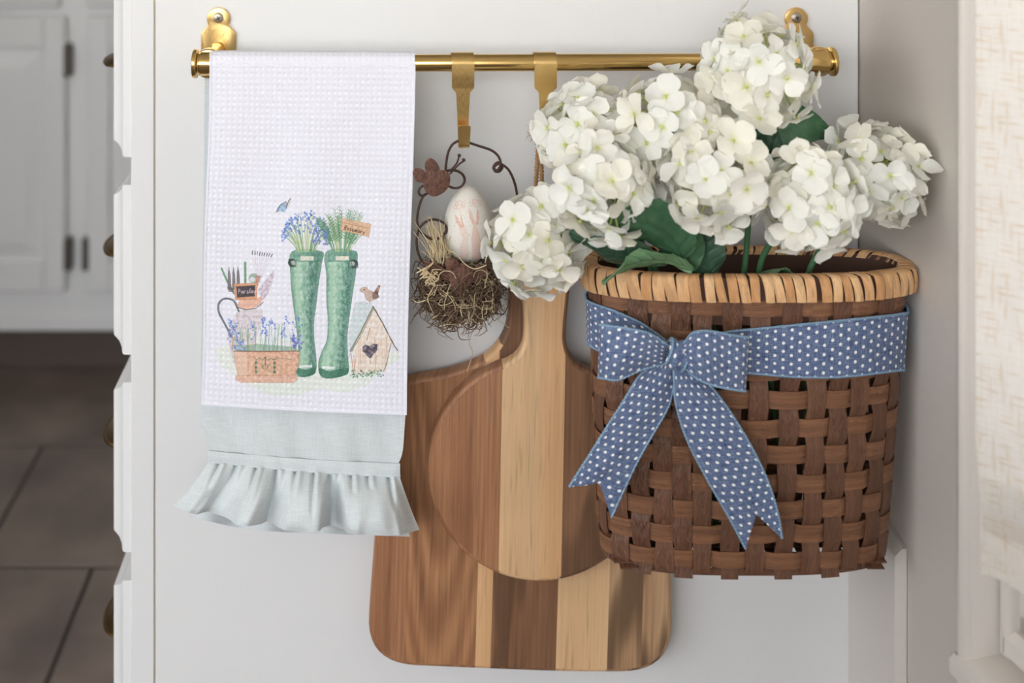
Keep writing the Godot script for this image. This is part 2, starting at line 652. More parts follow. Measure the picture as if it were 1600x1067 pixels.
func make_materials() -> void:
	var brush := noise_tex(5, 0.02, 256, true, 2.0)
	var paint := mat(c8(236, 236, 235), 0.42)
	paint.normal_enabled = true
	paint.normal_texture = brush
	paint.normal_scale = 0.25
	paint.uv1_triplanar = true
	paint.uv1_world_triplanar = true
	paint.uv1_scale = Vector3(14, 3, 14)
	M.paint = paint
	var wallp := paint.duplicate()
	wallp.albedo_color = c8(208, 201, 193)
	wallp.uv1_scale = Vector3(9, 9, 9)
	wallp.roughness = 0.6
	M.wall = wallp
	M.trim = mat(c8(220, 214, 207), 0.4)
	M.ceiling = mat(c8(236, 235, 232), 0.8)
	M.hidden_bar = mat(c8(196, 172, 136), 0.8)
	M.caulk = mat(c8(206, 192, 170), 0.8)
	var tile := mat(Color.WHITE, 0.55)
	tile.albedo_texture = noise_tex(11, 0.012, 256, false, 1.0, ramp([c8(106, 94, 88), c8(130, 115, 106), c8(150, 134, 124)]))
	tile.uv1_triplanar = true
	tile.uv1_world_triplanar = true
	tile.uv1_scale = Vector3(1.4, 1.4, 1.4)
	M.tile = tile
	M.grout = mat(c8(98, 87, 80), 0.9)
	var brass := mat(c8(236, 200, 132), 0.16, 1.0)
	M.brass = brass
	var brushed := mat(c8(232, 196, 130), 0.27, 1.0)
	brushed.normal_enabled = true
	brushed.normal_texture = noise_tex(15, 0.05, 256, true, 3.0)
	brushed.normal_scale = 0.14
	brushed.uv1_triplanar = true
	brushed.uv1_scale = Vector3(90, 9, 90)
	M.brushed = brushed
	M.steel = mat(c8(186, 176, 162), 0.42, 1.0)
	M.hinge = mat(c8(104, 98, 92), 0.5, 0.6)
	M.old_brass = mat(c8(120, 95, 62), 0.35, 1.0)
	M.outside = mat(c8(112, 74, 62), 0.9)
	M.dark = mat(c8(40, 36, 33), 0.9)
	var rust := mat(Color.WHITE, 0.75, 0.15)
	rust.albedo_texture = noise_tex(21, 0.03, 256, false, 1.0, ramp([c8(62, 46, 42), c8(98, 70, 60), c8(126, 88, 72), c8(80, 58, 52)]))
	rust.uv1_triplanar = true
	rust.uv1_scale = Vector3(18, 18, 18)
	rust.normal_enabled = true
	rust.normal_texture = noise_tex(22, 0.08, 256, true, 6.0)
	M.rust = rust
	M.wire = mat(c8(72, 50, 44), 0.6, 0.3)
	M.moss = mat(c8(142, 120, 98), 0.95)
	M.moss_mid = mat(c8(118, 96, 76), 0.95)
	M.moss_dark = mat(c8(98, 78, 62), 0.95)
	M.straw = mat(c8(226, 206, 166), 0.8)
	var twine := mat(c8(206, 172, 134), 0.95)
	twine.albedo_texture = noise_tex(25, 0.1, 128, false, 1.0, ramp([c8(160, 140, 120), c8(255, 250, 240)]))
	twine.uv1_scale = Vector3(1, 60, 1)
	M.twine = twine
	# woods of the boards
	var tones := {
		"wood_red": [101, c8(198, 146, 106), c8(134, 88, 60), 2.0, 0.5, 0.0],
		"wood_dark": [111, c8(170, 126, 92), c8(108, 76, 55), 3.0, 0.35, 0.45],
		"wood_pale": [121, c8(243, 206, 160), c8(222, 178, 132), 2.0, 0.25, 0.10],
		"wood_honey": [126, c8(240, 198, 148), c8(214, 164, 116), 3.0, 0.3, 0.05],
		"wood_grey": [131, c8(224, 186, 144), c8(158, 120, 88), 3.0, 0.6, 0.8],
		"wood_cathedral": [141, c8(200, 148, 106), c8(128, 84, 56), 4.0, 1.5, 0.1],
	}
	for key in tones:
		var q: Array = tones[key]
		var m := mat(Color.WHITE, 0.5)
		m.albedo_texture = wood(q[0], q[1], q[2], q[3], q[4], q[5])
		M[key] = m
	# basket splints
	for k in 3:
		var m := mat(Color.WHITE, 0.52)
		m.albedo_texture = wood(201 + k * 9, [c8(130, 90, 66), c8(120, 82, 60), c8(150, 105, 74)][k], [c8(94, 63, 46), c8(88, 58, 43), c8(108, 72, 50)][k], 3.0, 0.5)
		m.normal_enabled = true
		m.normal_texture = noise_tex(211 + k, 0.06, 256, true, 5.0)
		m.normal_scale = 0.6
		m.uv1_scale = Vector3(34, 5, 1)
		M["splint_%d" % k] = m
	M.hoop = mat(c8(78, 52, 38), 0.7)
	for k in 3:
		var m := mat(Color.WHITE, 0.7)
		m.albedo_texture = wood(231 + k * 5, [c8(240, 194, 142), c8(230, 180, 126), c8(244, 204, 154)][k], [c8(205, 150, 102), c8(190, 134, 86), c8(216, 164, 114)][k], 2.0, 0.6, 0.25)
		m.uv1_scale = Vector3(60, 20, 1)
		M["raffia_%d" % k] = m
	var rib := mat(Color.WHITE, 0.85)
	rib.albedo_texture = dots_texture()
	rib.uv1_scale = Vector3(1.0 / 0.056, 1.0 / 0.06, 1)
	rib.rim_enabled = true
	rib.rim = 0.2
	M.ribbon = rib
	M.stitch = mat(c8(136, 166, 192), 0.85)
	# cloths
	var linen := mat(Color.WHITE, 0.9)
	linen.albedo_texture = cloth(301, c8(214, 221, 222), 0.075, c8(230, 233, 231), 0.25)
	linen.uv1_scale = Vector3(17, 17, 1)
	linen.rim_enabled = true
	linen.rim = 0.25
	M.linen = linen
	M.linen_thread = mat(c8(232, 238, 240), 0.9)
	var shade := mat(Color.WHITE, 0.9)
	shade.albedo_texture = cloth(311, c8(253, 250, 245), 0.035, c8(226, 204, 174), 0.4)
	shade.uv1_scale = Vector3(8, 8, 1)
	shade.backlight_enabled = true
	shade.backlight = Color(1, 1, 1)
	M.shade = shade
	var waffle := mat(Color.WHITE, 0.92)
	waffle.rim_enabled = true
	waffle.rim = 0.25
	M.waffle = waffle
	# flowers
	for k in 3:
		var m := mat([c8(255, 254, 249), c8(255, 252, 242), c8(254, 254, 250)][k], 0.6)
		m.vertex_color_use_as_albedo = true
		m.backlight_enabled = true
		m.backlight = Color(0.8, 0.8, 0.79)
		M["petal_%d" % k] = m
	M.eye = mat(c8(200, 208, 120), 0.7)
	M.stalk = mat(c8(176, 190, 110), 0.7)
	M.stem = mat(c8(66, 108, 72), 0.55)
	for k in 3:
		var m := mat(Color.WHITE, 0.5)
		var cs: Array = [[c8(56, 96, 66), c8(86, 128, 92)], [c8(84, 124, 84), c8(116, 152, 110)], [c8(42, 72, 54), c8(66, 98, 74)]][k]
		m.albedo_texture = noise_tex(401 + k, 0.02, 256, false, 1.0, ramp(cs))
		m.uv1_triplanar = true
		m.uv1_scale = Vector3(12, 12, 12)
		m.backlight_enabled = true
		m.backlight = Color(0.2, 0.22, 0.14)
		m.normal_enabled = true
		m.normal_texture = noise_tex(405, 0.06, 256, true, 3.0)
		m.normal_scale = 0.5
		M["leaf_%d" % k] = m
	var egg := mat(Color.WHITE, 0.65)
	egg.albedo_texture = egg_texture()
	M.egg = egg
	waffle.albedo_texture = towel_print()
	var glass := mat(Color(0.95, 0.97, 0.97, 0.06), 0.02)
	glass.transparency = BaseMaterial3D.TRANSPARENCY_ALPHA
	M.glass = glass

func egg_texture() -> ImageTexture:
	var p := Paint.new()
	# photo pixels round the egg's front -> texture
	p.start(640, 512, c8(231, 226, 216), func(q: Vector2) -> Vector2: return Vector2(320.0 + asin(clampf((q.x - 733.0) / 40.0, -1, 1)) / TAU * 640.0, 18.0 + (q.y - 292.0) / 116.0 * 480.0))
	var pink := c8(220, 168, 150)
	p.rough = 0.8
	p.noise.frequency = 0.09
	# two seated rabbits
	p.fill([[712, 388], [714, 372], [722, 356], [717, 350], [720, 340], [726, 343], [731, 352], [729, 362], [731, 380], [728, 388]], pink, 0.4, c8(235, 200, 186), false)
	p.fill([[706, 333], [712, 336], [722, 345], [718, 346], [710, 340]], pink, 0.7, pink, false)
	p.fill([[716, 331], [720, 336], [724, 345], [720, 344]], pink, 0.7, pink, false)
	p.fill([[738, 388], [737, 372], [735, 356], [738, 345], [742, 339], [746, 345], [750, 358], [757, 366], [760, 378], [757, 388]], pink, 0.55, c8(230, 190, 174), false)
	p.fill([[732, 325], [737, 329], [742, 340], [738, 343], [733, 334]], pink, 0.65, pink, false)
	p.fill([[752, 325], [748, 331], [743, 342], [747, 343], [752, 335]], pink, 0.65, pink, false)
	p.script("BEAU", 703, 329, 9.5, -0.16, 1.2, pink, 0.6)
	p.script("LAPIN", 735, 323, 9, 0.12, 1.2, pink, 0.6)
	var r := RandomNumberGenerator.new()
	r.seed = 3
	for k in 1300:
		var c := Color(0.32, 0.26, 0.24) if r.randf() < 0.3 else Color(0.62, 0.54, 0.48)
		var x := r.randi_range(0, 639)
		var y := r.randi_range(0, 511)
		var s := r.randi_range(1, 3)
		for a in s:
			for b in s:
				p.dab(x + a, y + b, c, r.randf_range(0.3, 0.85))
	return p.texture()

func towel_print() -> ImageTexture:
	var p := Paint.new()
	var tw := 960
	var th := 1690
	p.start(tw, th, c8(240, 240, 249), func(q: Vector2) -> Vector2:
		var v := (q.y - 75.0) / 565.0
		var l := lerpf(327.0, 314.0, v)
		var r := lerpf(648.0, 636.0, v)
		var u := (q.x - l) / (r - l)
		v = (q.y - 75.0 - u * 3.0) / (lerpf(633.0, 648.0, u) - 75.0 - u * 3.0)
		return Vector2(u * tw, v * th))
	var r := RandomNumberGenerator.new()
	r.seed = 9
	p.rough = 0.45
	var blue := c8(112, 140, 208)
	var violet := c8(110, 112, 196)
	var leafc := c8(122, 168, 132)
	var yellow := c8(214, 222, 160)
	# ground wash
	p.fill([[333, 545], [360, 538], [400, 560], [480, 560], [560, 562], [622, 548], [628, 560], [600, 575], [575, 600], [540, 612], [500, 606], [470, 614], [430, 618], [405, 610], [380, 596], [345, 572]], c8(220, 236, 206), 0.5, c8(238, 246, 232), false)
	# boots
	var boots := [
		[[457, 392], [503, 392], [503, 410], [499, 440], [495, 470], [491, 500], [491, 530], [494, 556], [494, 576], [486, 585], [468, 586], [462, 580], [466, 540], [462, 500], [458, 470], [455, 430]],
		[[511, 392], [556, 392], [557, 420], [553, 450], [549, 480], [545, 505], [543, 530], [544, 555], [545, 578], [536, 586], [512, 589], [500, 584], [498, 566], [502, 550], [511, 530], [513, 500], [511, 470], [511, 430]],
	]
	for k in 2:
		boots[k] = p.curvy(boots[k])
	var rubber := [c8(84, 140, 112), c8(150, 196, 164), c8(172, 212, 180), c8(140, 188, 158), c8(120, 172, 144), c8(72, 126, 104), c8(58, 112, 92), c8(96, 148, 124)]
	for b in boots:
		p.round_fill(b, rubber, 0.92, 0.45)
		var rim := []
		for q in b:
			rim.append(q)
		rim.append(b[0])
		p.line(rim, 0.7, c8(64, 106, 88), 0.55)
	for k in 2:
		var ox := 55.0 * k
		p.fill([[458 + ox, 392], [503 + ox, 392], [503 + ox, 408], [458 + ox, 408]], c8(120, 165, 150), 0.6, c8(90, 140, 124), false)
		p.fill([[470 + ox, 399], [491 + ox, 399], [491 + ox, 406], [470 + ox, 406]], c8(238, 236, 222), 0.95, c8(226, 224, 206))
	p.fill(p.curvy([[463, 574], [478, 576], [492, 573], [491, 582], [482, 586], [468, 586]]), c8(44, 98, 80), 0.7, c8(70, 126, 104))
	p.fill(p.curvy([[499, 574], [515, 578], [543, 574], [543, 582], [530, 587], [512, 589], [501, 584]]), c8(44, 98, 80), 0.7, c8(70, 126, 104))
	p.fill([[467, 569], [488, 568], [488, 572], [467, 573]], Color.WHITE, 0.8, Color.WHITE, false)
	p.fill([[503, 570], [523, 571], [523, 575], [504, 574]], Color.WHITE, 0.8, Color.WHITE, false)
	for b in [[457, 409], [554, 411]]:
		p.dot(b[0], b[1], 6.5, c8(70, 88, 84), 0.9)
		p.dot(b[0] + (3 if b[0] < 500 else -3), b[1], 4.0, c8(190, 196, 190), 0.9)
		p.line([[b[0] - 5, b[1] - 5], [b[0] + 6, b[1] - 2], [b[0] + 6, b[1] + 6], [b[0] - 2, b[1] + 7], [b[0] - 5, b[1] - 5]], 1.0, c8(44, 52, 50), 0.8)
	for k in 60:  # pale speckle of the rubber
		var by := r.randf_range(412, 570)
		var bx := r.randf_range(484, 499) if r.randf() < 0.5 else r.randf_range(538, 552)
		p.dot(bx - (by - 412) * 0.06, by, 0.8, c8(190, 220, 205), 0.6)
	# muscari and leaves in the first boot, herbs in the second
	sprigs(p, r, 479, 392, 37, 66, 40, true)
	sprigs(p, r, 534, 392, 40, 78, 46, false)
	for k in 60:
		p.dot(r.randf_range(489, 512), r.randf_range(358, 382), 1.4, violet if r.randf() < 0.5 else blue, 0.75)
	# plank sign
	p.fill([[534, 340], [580, 350], [577, 370], [532, 359]], c8(216, 168, 132), 0.9, c8(232, 196, 166))
	p.line([[535, 347], [579, 357]], 0.7, c8(150, 100, 74), 0.6)
	p.script("Rosemary", 538, 358, 6.5, 0.22, 0.8, c8(92, 66, 52), 0.9)
	# butterfly
	p.fill([[432, 330], [434, 323], [439, 318], [446, 315], [449, 319], [448, 325], [445, 330], [438, 329]], c8(178, 206, 226), 0.85, c8(140, 176, 212))
	p.fill([[447, 322], [451, 312], [454, 309], [453, 316], [449, 325]], c8(232, 226, 224), 0.8, c8(214, 208, 210))
	p.line([[432, 331], [437, 321], [446, 314], [449, 320]], 1.0, c8(86, 60, 62), 0.8)
	p.line([[447, 324], [451, 313], [454, 309]], 1.0, c8(86, 60, 62), 0.8)
	# bird house with a bird
	p.fill([[545, 560], [548, 545], [546, 520], [553, 482], [557, 472], [572, 470], [584, 478], [570, 520], [551, 545]], c8(180, 214, 200), 0.7, c8(226, 222, 232))
	p.fill([[551, 545], [584, 480], [614, 532], [610, 548], [602, 580], [556, 583], [553, 562]], c8(246, 236, 226), 0.95, c8(232, 214, 198))
	for k in 22:
		var x := r.randf_range(556, 605)
		p.line([[x, r.randf_range(520, 550)], [x + 1, r.randf_range(556, 580)]], 0.6, c8(206, 160, 128), 0.5)
	p.line([[548, 547], [565, 517], [584, 479]], 2.4, c8(120, 136, 112), 0.85)
	p.line([[550, 548], [567, 519], [585, 482]], 0.8, c8(92, 60, 48), 0.8)
	p.line([[584, 478], [600, 506], [614, 534], [622, 547]], 1.6, c8(96, 84, 70), 0.9)
	p.line([[612, 535], [607, 560], [600, 580]], 1.0, c8(120, 86, 66), 0.7)
	p.line([[549, 550], [553, 583], [556, 560]], 1.6, c8(200, 130, 100), 0.6)
	p.fill([[579, 559], [568, 548], [567, 541], [572, 537], [578, 540], [584, 536], [591, 537], [590, 546], [584, 553]], c8(112, 102, 116), 0.9, c8(84, 76, 88))
	p.line([[574, 532], [577, 520], [579, 512]], 1.0, c8(150, 104, 76), 0.7)
	p.line([[579, 560], [579, 568]], 0.8, c8(140, 90, 66), 0.7)
	p.fill(p.curvy([[572, 463], [570, 457], [566, 455], [563, 452], [567, 449], [573, 448], [577, 452], [584, 455], [590, 457], [592, 462], [588, 467], [580, 470], [574, 468]]), c8(182, 150, 130), 0.9, c8(220, 198, 182))
	p.fill([[582, 456], [592, 459], [594, 464], [584, 467]], c8(96, 80, 76), 0.7, c8(130, 108, 98), false)
	p.fill([[585, 457], [592, 445], [595.5, 446], [591, 460]], c8(156, 108, 88), 0.85, c8(120, 84, 72))
	p.line([[578, 469], [579, 474]], 0.8, c8(150, 110, 90), 0.8)
	p.dot(570, 452, 1.0, c8(50, 40, 40), 0.9)
	for k in 70:
		p.dot(r.randf_range(548, 600), 582 + r.randf_range(-5, 6), 1.2, c8(90, 130, 98), 0.65)
	# jug with tools behind the trough
	p.fill([[366, 495], [372, 484], [410, 482], [412, 500], [402, 520], [398, 548], [376, 560], [368, 572], [362, 560], [356, 530], [356, 515]], c8(228, 216, 220), 0.75, c8(208, 196, 202), false)
	p.line(p.curvy([[373, 486], [366, 470], [352, 466], [342, 474], [342, 488], [350, 504], [361, 526], [350, 504], [342, 488], [342, 474], [352, 466], [366, 470]]), 3.2, c8(120, 128, 134), 0.85)
	p.line([[357, 514], [364, 530], [362, 545]], 2.4, c8(196, 140, 112), 0.6)
	p.fill([[370, 478], [376, 464], [400, 466], [412, 460], [408, 474], [394, 482], [380, 483]], c8(226, 150, 116), 0.8, c8(238, 200, 180), false)
	p.line([[369, 479], [384, 483], [400, 481], [412, 471]], 1.2, c8(80, 84, 88), 0.8)
	p.line([[347, 419], [356, 440], [366, 458]], 3.2, c8(110, 156, 120), 0.85)
	p.line([[384, 410], [384, 445]], 4.0, c8(104, 150, 112), 0.85)
	for k in 3:
		p.fill([[356 + k * 7, 452], [357 + k * 7, 425], [358.5 + k * 7, 416], [361 + k * 7, 430], [362 + k * 7, 452]], c8(100, 96, 100), 0.85, c8(140, 132, 136))
	p.fill([[355, 448], [366, 450], [366, 456], [358, 455]], c8(100, 96, 100), 0.85, c8(120, 112, 116), false)
	for k in 9:
		var bx := 396.0 + k * 3.6
		p.line([[403 + k * 0.4, 440], [bx, 398 + absf(k - 3) * 0.6]], 0.5, c8(206, 186, 196), 0.8)
		p.line([[bx - 0.6, 397 + k * 0.4], [bx + (k - 2) * 0.25, 391 + k * 0.6]], 1.3, c8(72, 60, 66), 0.8)
	p.dot(397, 434, 8, c8(104, 138, 104), 0.5)
	p.dot(395, 436, 4, c8(236, 236, 240), 0.8)
	p.fill([[401, 430], [408, 430], [404, 446], [400, 446]], c8(206, 150, 136), 0.8, c8(190, 130, 118), false)
	p.fill([[404, 452], [420, 432], [429, 421], [428, 434], [418, 460], [411, 468]], c8(226, 214, 224), 0.8, c8(196, 176, 192))
	p.fill([[366, 443], [403, 441], [402, 466], [368, 468]], c8(214, 148, 112), 0.95, c8(226, 170, 134))
	p.fill([[370, 447], [399, 445], [398, 462], [371, 464]], c8(58, 58, 64), 0.95, c8(84, 84, 92))
	p.script("Parsley", 373, 458, 7.0, -0.05, 0.8, c8(232, 206, 210), 0.9)
	# flowers over the trough
	for k in 46:
		var x := r.randf_range(364, 468)
		p.line([[x + r.randf_range(-6, 6), 510 + r.randf_range(-8, 16)], [x, 548]], 0.9, leafc if r.randf() < 0.7 else yellow, 0.7)
	p.fill([[368, 549], [372, 540], [400, 536], [430, 538], [462, 540], [466, 549]], c8(96, 140, 112), 0.5, c8(140, 176, 140), false)
	for k in 26:
		muscari(p, r, r.randf_range(356, 470), r.randf_range(492, 524), 5)
	for k in 40:
		p.dot(r.randf_range(456, 474), r.randf_range(522, 545), 1.5, violet if r.randf() < 0.6 else c8(190, 190, 236), 0.8)
		p.dot(r.randf_range(365, 385), r.randf_range(530, 547), 1.6, c8(206, 214, 240) if r.randf() < 0.5 else blue, 0.7)
	# trough and its saucer
	p.fill([[365, 548], [468, 547], [466, 570], [461, 585], [372, 587], [367, 570]], c8(216, 150, 116), 0.9, c8(240, 206, 182))
	p.fill([[366, 549], [385, 549], [386, 585], [373, 586], [367, 570]], c8(246, 226, 210), 0.55, c8(238, 206, 186), false)
	p.line([[365, 548], [468, 547]], 1.3, c8(128, 78, 60), 0.85)
	p.fill([[368, 586], [464, 584], [464, 592], [458, 596], [375, 597], [367, 592]], c8(222, 166, 140), 0.9, c8(240, 204, 184))
	var dg := c8(84, 116, 84)
	for k in 2:
		var s := 1.0 if k == 0 else -1.0
		p.line([[414, 556], [414 - 4 * s, 562], [414 - 9 * s, 558], [414 - 14 * s, 561], [414 - 19 * s, 556]], 0.9, dg, 0.75)
		p.line([[414, 566], [414 - 5 * s, 572], [414 - 2 * s, 575], [414 - 6 * s, 569]], 0.9, dg, 0.75)
		for j in 3:
			p.fill([[414 - 14 * s, 562 + j * 7], [414 - 12 * s, 566 + j * 7], [414 - 15 * s, 569 + j * 7], [414 - 17 * s, 565 + j * 7]], c8(86, 132, 110), 0.75, c8(70, 110, 90), false)
		p.line([[414 - 4 * s, 579], [414 - 14 * s, 581]], 0.7, dg, 0.6)
	p.line([[426, 560], [440, 558], [456, 560]], 0.6, dg, 0.6)
	p.line([[414, 556], [414, 572]], 1.4, dg, 0.7)
	return p.texture()

func muscari(p: Paint, r: RandomNumberGenerator, x: float, y: float, n: int) -> void:
	for j in n:
		p.dot(x + r.randf_range(-3, 3), y + j * 2.6 + r.randf_range(-1, 1), r.randf_range(1.0, 1.9), c8(98, 128, 206) if r.randf() < 0.6 else c8(140, 166, 226), r.randf_range(0.6, 0.9))

func sprigs(p: Paint, r: RandomNumberGenerator, x: float, y: float, wide: float, tall: float, n: int, flowers: bool) -> void:
	for k in n:
		var f := r.randf_range(-1, 1)
		var h := tall * r.randf_range(0.5, 1.0) * (1.0 - 0.35 * absf(f))
		var bx := x + f * 14.0
		var tx := x + f * wide
		var pts := []
		for j in 6:
			var t := j / 5.0
			pts.append([lerpf(bx, tx, t * t * 0.6 + t * 0.4), y - h * t])
		p.line(pts, r.randf_range(0.8, 1.5), c8(112, 160, 124) if r.randf() < 0.6 else c8(200, 212, 150), 0.75)
		if flowers:
			muscari(p, r, tx, y - h - 4, 5)
		else:
			for j in 9:
				var t := 0.35 + 0.65 * j / 8.0
				var lx := lerpf(bx, tx, t * t * 0.6 + t * 0.4)
				var ly := y - h * t
				for s in [-1.0, 1.0]:
					p.line([[lx, ly], [lx + s * 3.2, ly - 3.0]], 0.8, c8(112, 158, 122) if r.randf() < 0.7 else c8(80, 124, 100), 0.7)

# ------------------------------------------------------------------ camera, light
func _ready() -> void:
	rng.seed = 20
	var cam := Camera3D.new()
	cam.name = "camera"
	cam.projection = Camera3D.PROJECTION_FRUSTUM
	cam.near = 0.05
	cam.far = 60.0
	cam.size = 0.05 * 1067.0 / F
	cam.frustum_offset = Vector2(0.05 * (800.0 - VX) / F, -0.05 * (533.5 - VY) / F)
	cam.position = Vector3(0, H, D)
	var lens_ := CameraAttributesPhysical.new()
	lens_.frustum_focal_length = 45.0
	lens_.frustum_focus_distance = 1.1
	lens_.exposure_aperture = 3.2
	cam.attributes = lens_
	add_child(cam)
	cam.current = true

	var env := Environment.new()
	env.background_mode = Environment.BG_SKY
	var sky := Sky.new()
	var sm := ProceduralSkyMaterial.new()
	sm.sky_top_color = c8(226, 231, 240)
	sm.sky_horizon_color = c8(244, 241, 237)
	sm.ground_bottom_color = c8(150, 148, 138)
	sm.ground_horizon_color = c8(196, 194, 186)
	sm.sun_angle_max = 1.0
	sky.sky_material = sm
	env.sky = sky
	env.background_energy_multiplier = 1.0
	env.tonemap_mode = Environment.TONE_MAPPER_LINEAR
	env.tonemap_exposure = 7.5
	env.sdfgi_enabled = true
	env.ssao_enabled = true
	env.ssil_enabled = true
	var we := WorldEnvironment.new()
	we.name = "world"
	we.environment = env
	add_child(we)

	make_materials()
	room()
	window_and_shade()
	near_cabinet()
	far_cabinet()
	table()
	cupboard()
	boards()
	rail()
	towel()
	nest()
	basket()
	ribbon()
	flowers()

# ------------------------------------------------------------------ the room
func slab(called: String, lo: Vector3, hi: Vector3, m: Material, parent: Node3D = null) -> MeshInstance3D:
	var g := Geo.new()
	g.box(lo, hi, 0.0008)
	return struct(called, g, m, parent)

const LEFT := -3.2
const BACK := 3.4
const WALL := 0.452
const TOP := 2.45

func room() -> void:
	var fl := slab("floor", Vector3(LEFT - 0.15, -0.12, -2.0), Vector3(WALL + 1.6, -0.004, BACK + 0.15), M.grout)
	var px := PackedFloat32Array([-1.44, -1.1, -0.77, -0.43, -0.262])
	var pz := PackedFloat32Array([-1.2, -0.87, -0.54, -0.21, 0.12])
	for a in 4:
		for b in 4:
			var sh := 0.165 if b % 2 == 1 else 0.0
			var x0 := px[a] - sh
			var x1 := px[a + 1] - sh if a < 3 else px[4]
			var g := Geo.new()
			g.box(Vector3(x0 + 0.003, -0.004, pz[b] + 0.003), Vector3(x1 - 0.003, 0.0, pz[b + 1] - 0.003), 0.0015)
			put("tile", g, M.tile, fl)
	slab("ceiling", Vector3(LEFT - 0.15, TOP, -2.0), Vector3(WALL + 1.6, TOP + 0.12, BACK + 0.15), M.ceiling)
	slab("wall_far", Vector3(LEFT - 0.15, 0, -2.0), Vector3(WALL + 0.15, TOP, -1.75), M.wall)
	# left wall, out of view, its wide opening placed to light the panel
	slab("wall_left", Vector3(LEFT - 0.15, 0, -1.75), Vector3(LEFT, TOP, 1.4), M.wall)
	slab("wall_left", Vector3(LEFT - 0.15, 0, 1.4), Vector3(LEFT, 0.95, BACK), M.wall)
	slab("wall_left", Vector3(LEFT - 0.15, 2.32, 1.4), Vector3(LEFT, TOP, BACK), M.wall)
	# unseen wall behind the camera, its left opening placed to light the panel
	slab("wall_back", Vector3(0.2, 0, BACK), Vector3(WALL + 1.6, TOP, BACK + 0.15), M.wall)
	slab("wall_back", Vector3(LEFT, 0, BACK), Vector3(0.2, 0.95, BACK + 0.15), M.wall)
	slab("wall_back", Vector3(LEFT, 2.32, BACK), Vector3(0.2, TOP, BACK + 0.15), M.wall)
	# wall outside the window, mostly out of view, placed to cut daylight there
	slab("shading_wall_outside", Vector3(1.75, -0.1, -1.5), Vector3(1.9, 1.4, 4.2), M.outside)
	# right wall up to the window casing; a board clads its foot
	slab("wall_right", Vector3(WALL, 0, -1.75), Vector3(WALL + 0.15, TOP, 0.2205), M.wall)
	var g := Geo.new()
	var pr := PackedVector2Array([Vector2(WALL - 0.0114, 0.0), Vector2(WALL - 0.0001, 0.0), Vector2(WALL - 0.0001, 0.4207), Vector2(WALL - 0.004, 0.4207), Vector2(WALL - 0.0114, 0.414)])
	g.prism(pr, 0.0005, 0.1125, 0.0008, 2)
	struct("baseboard_right", g, M.trim)

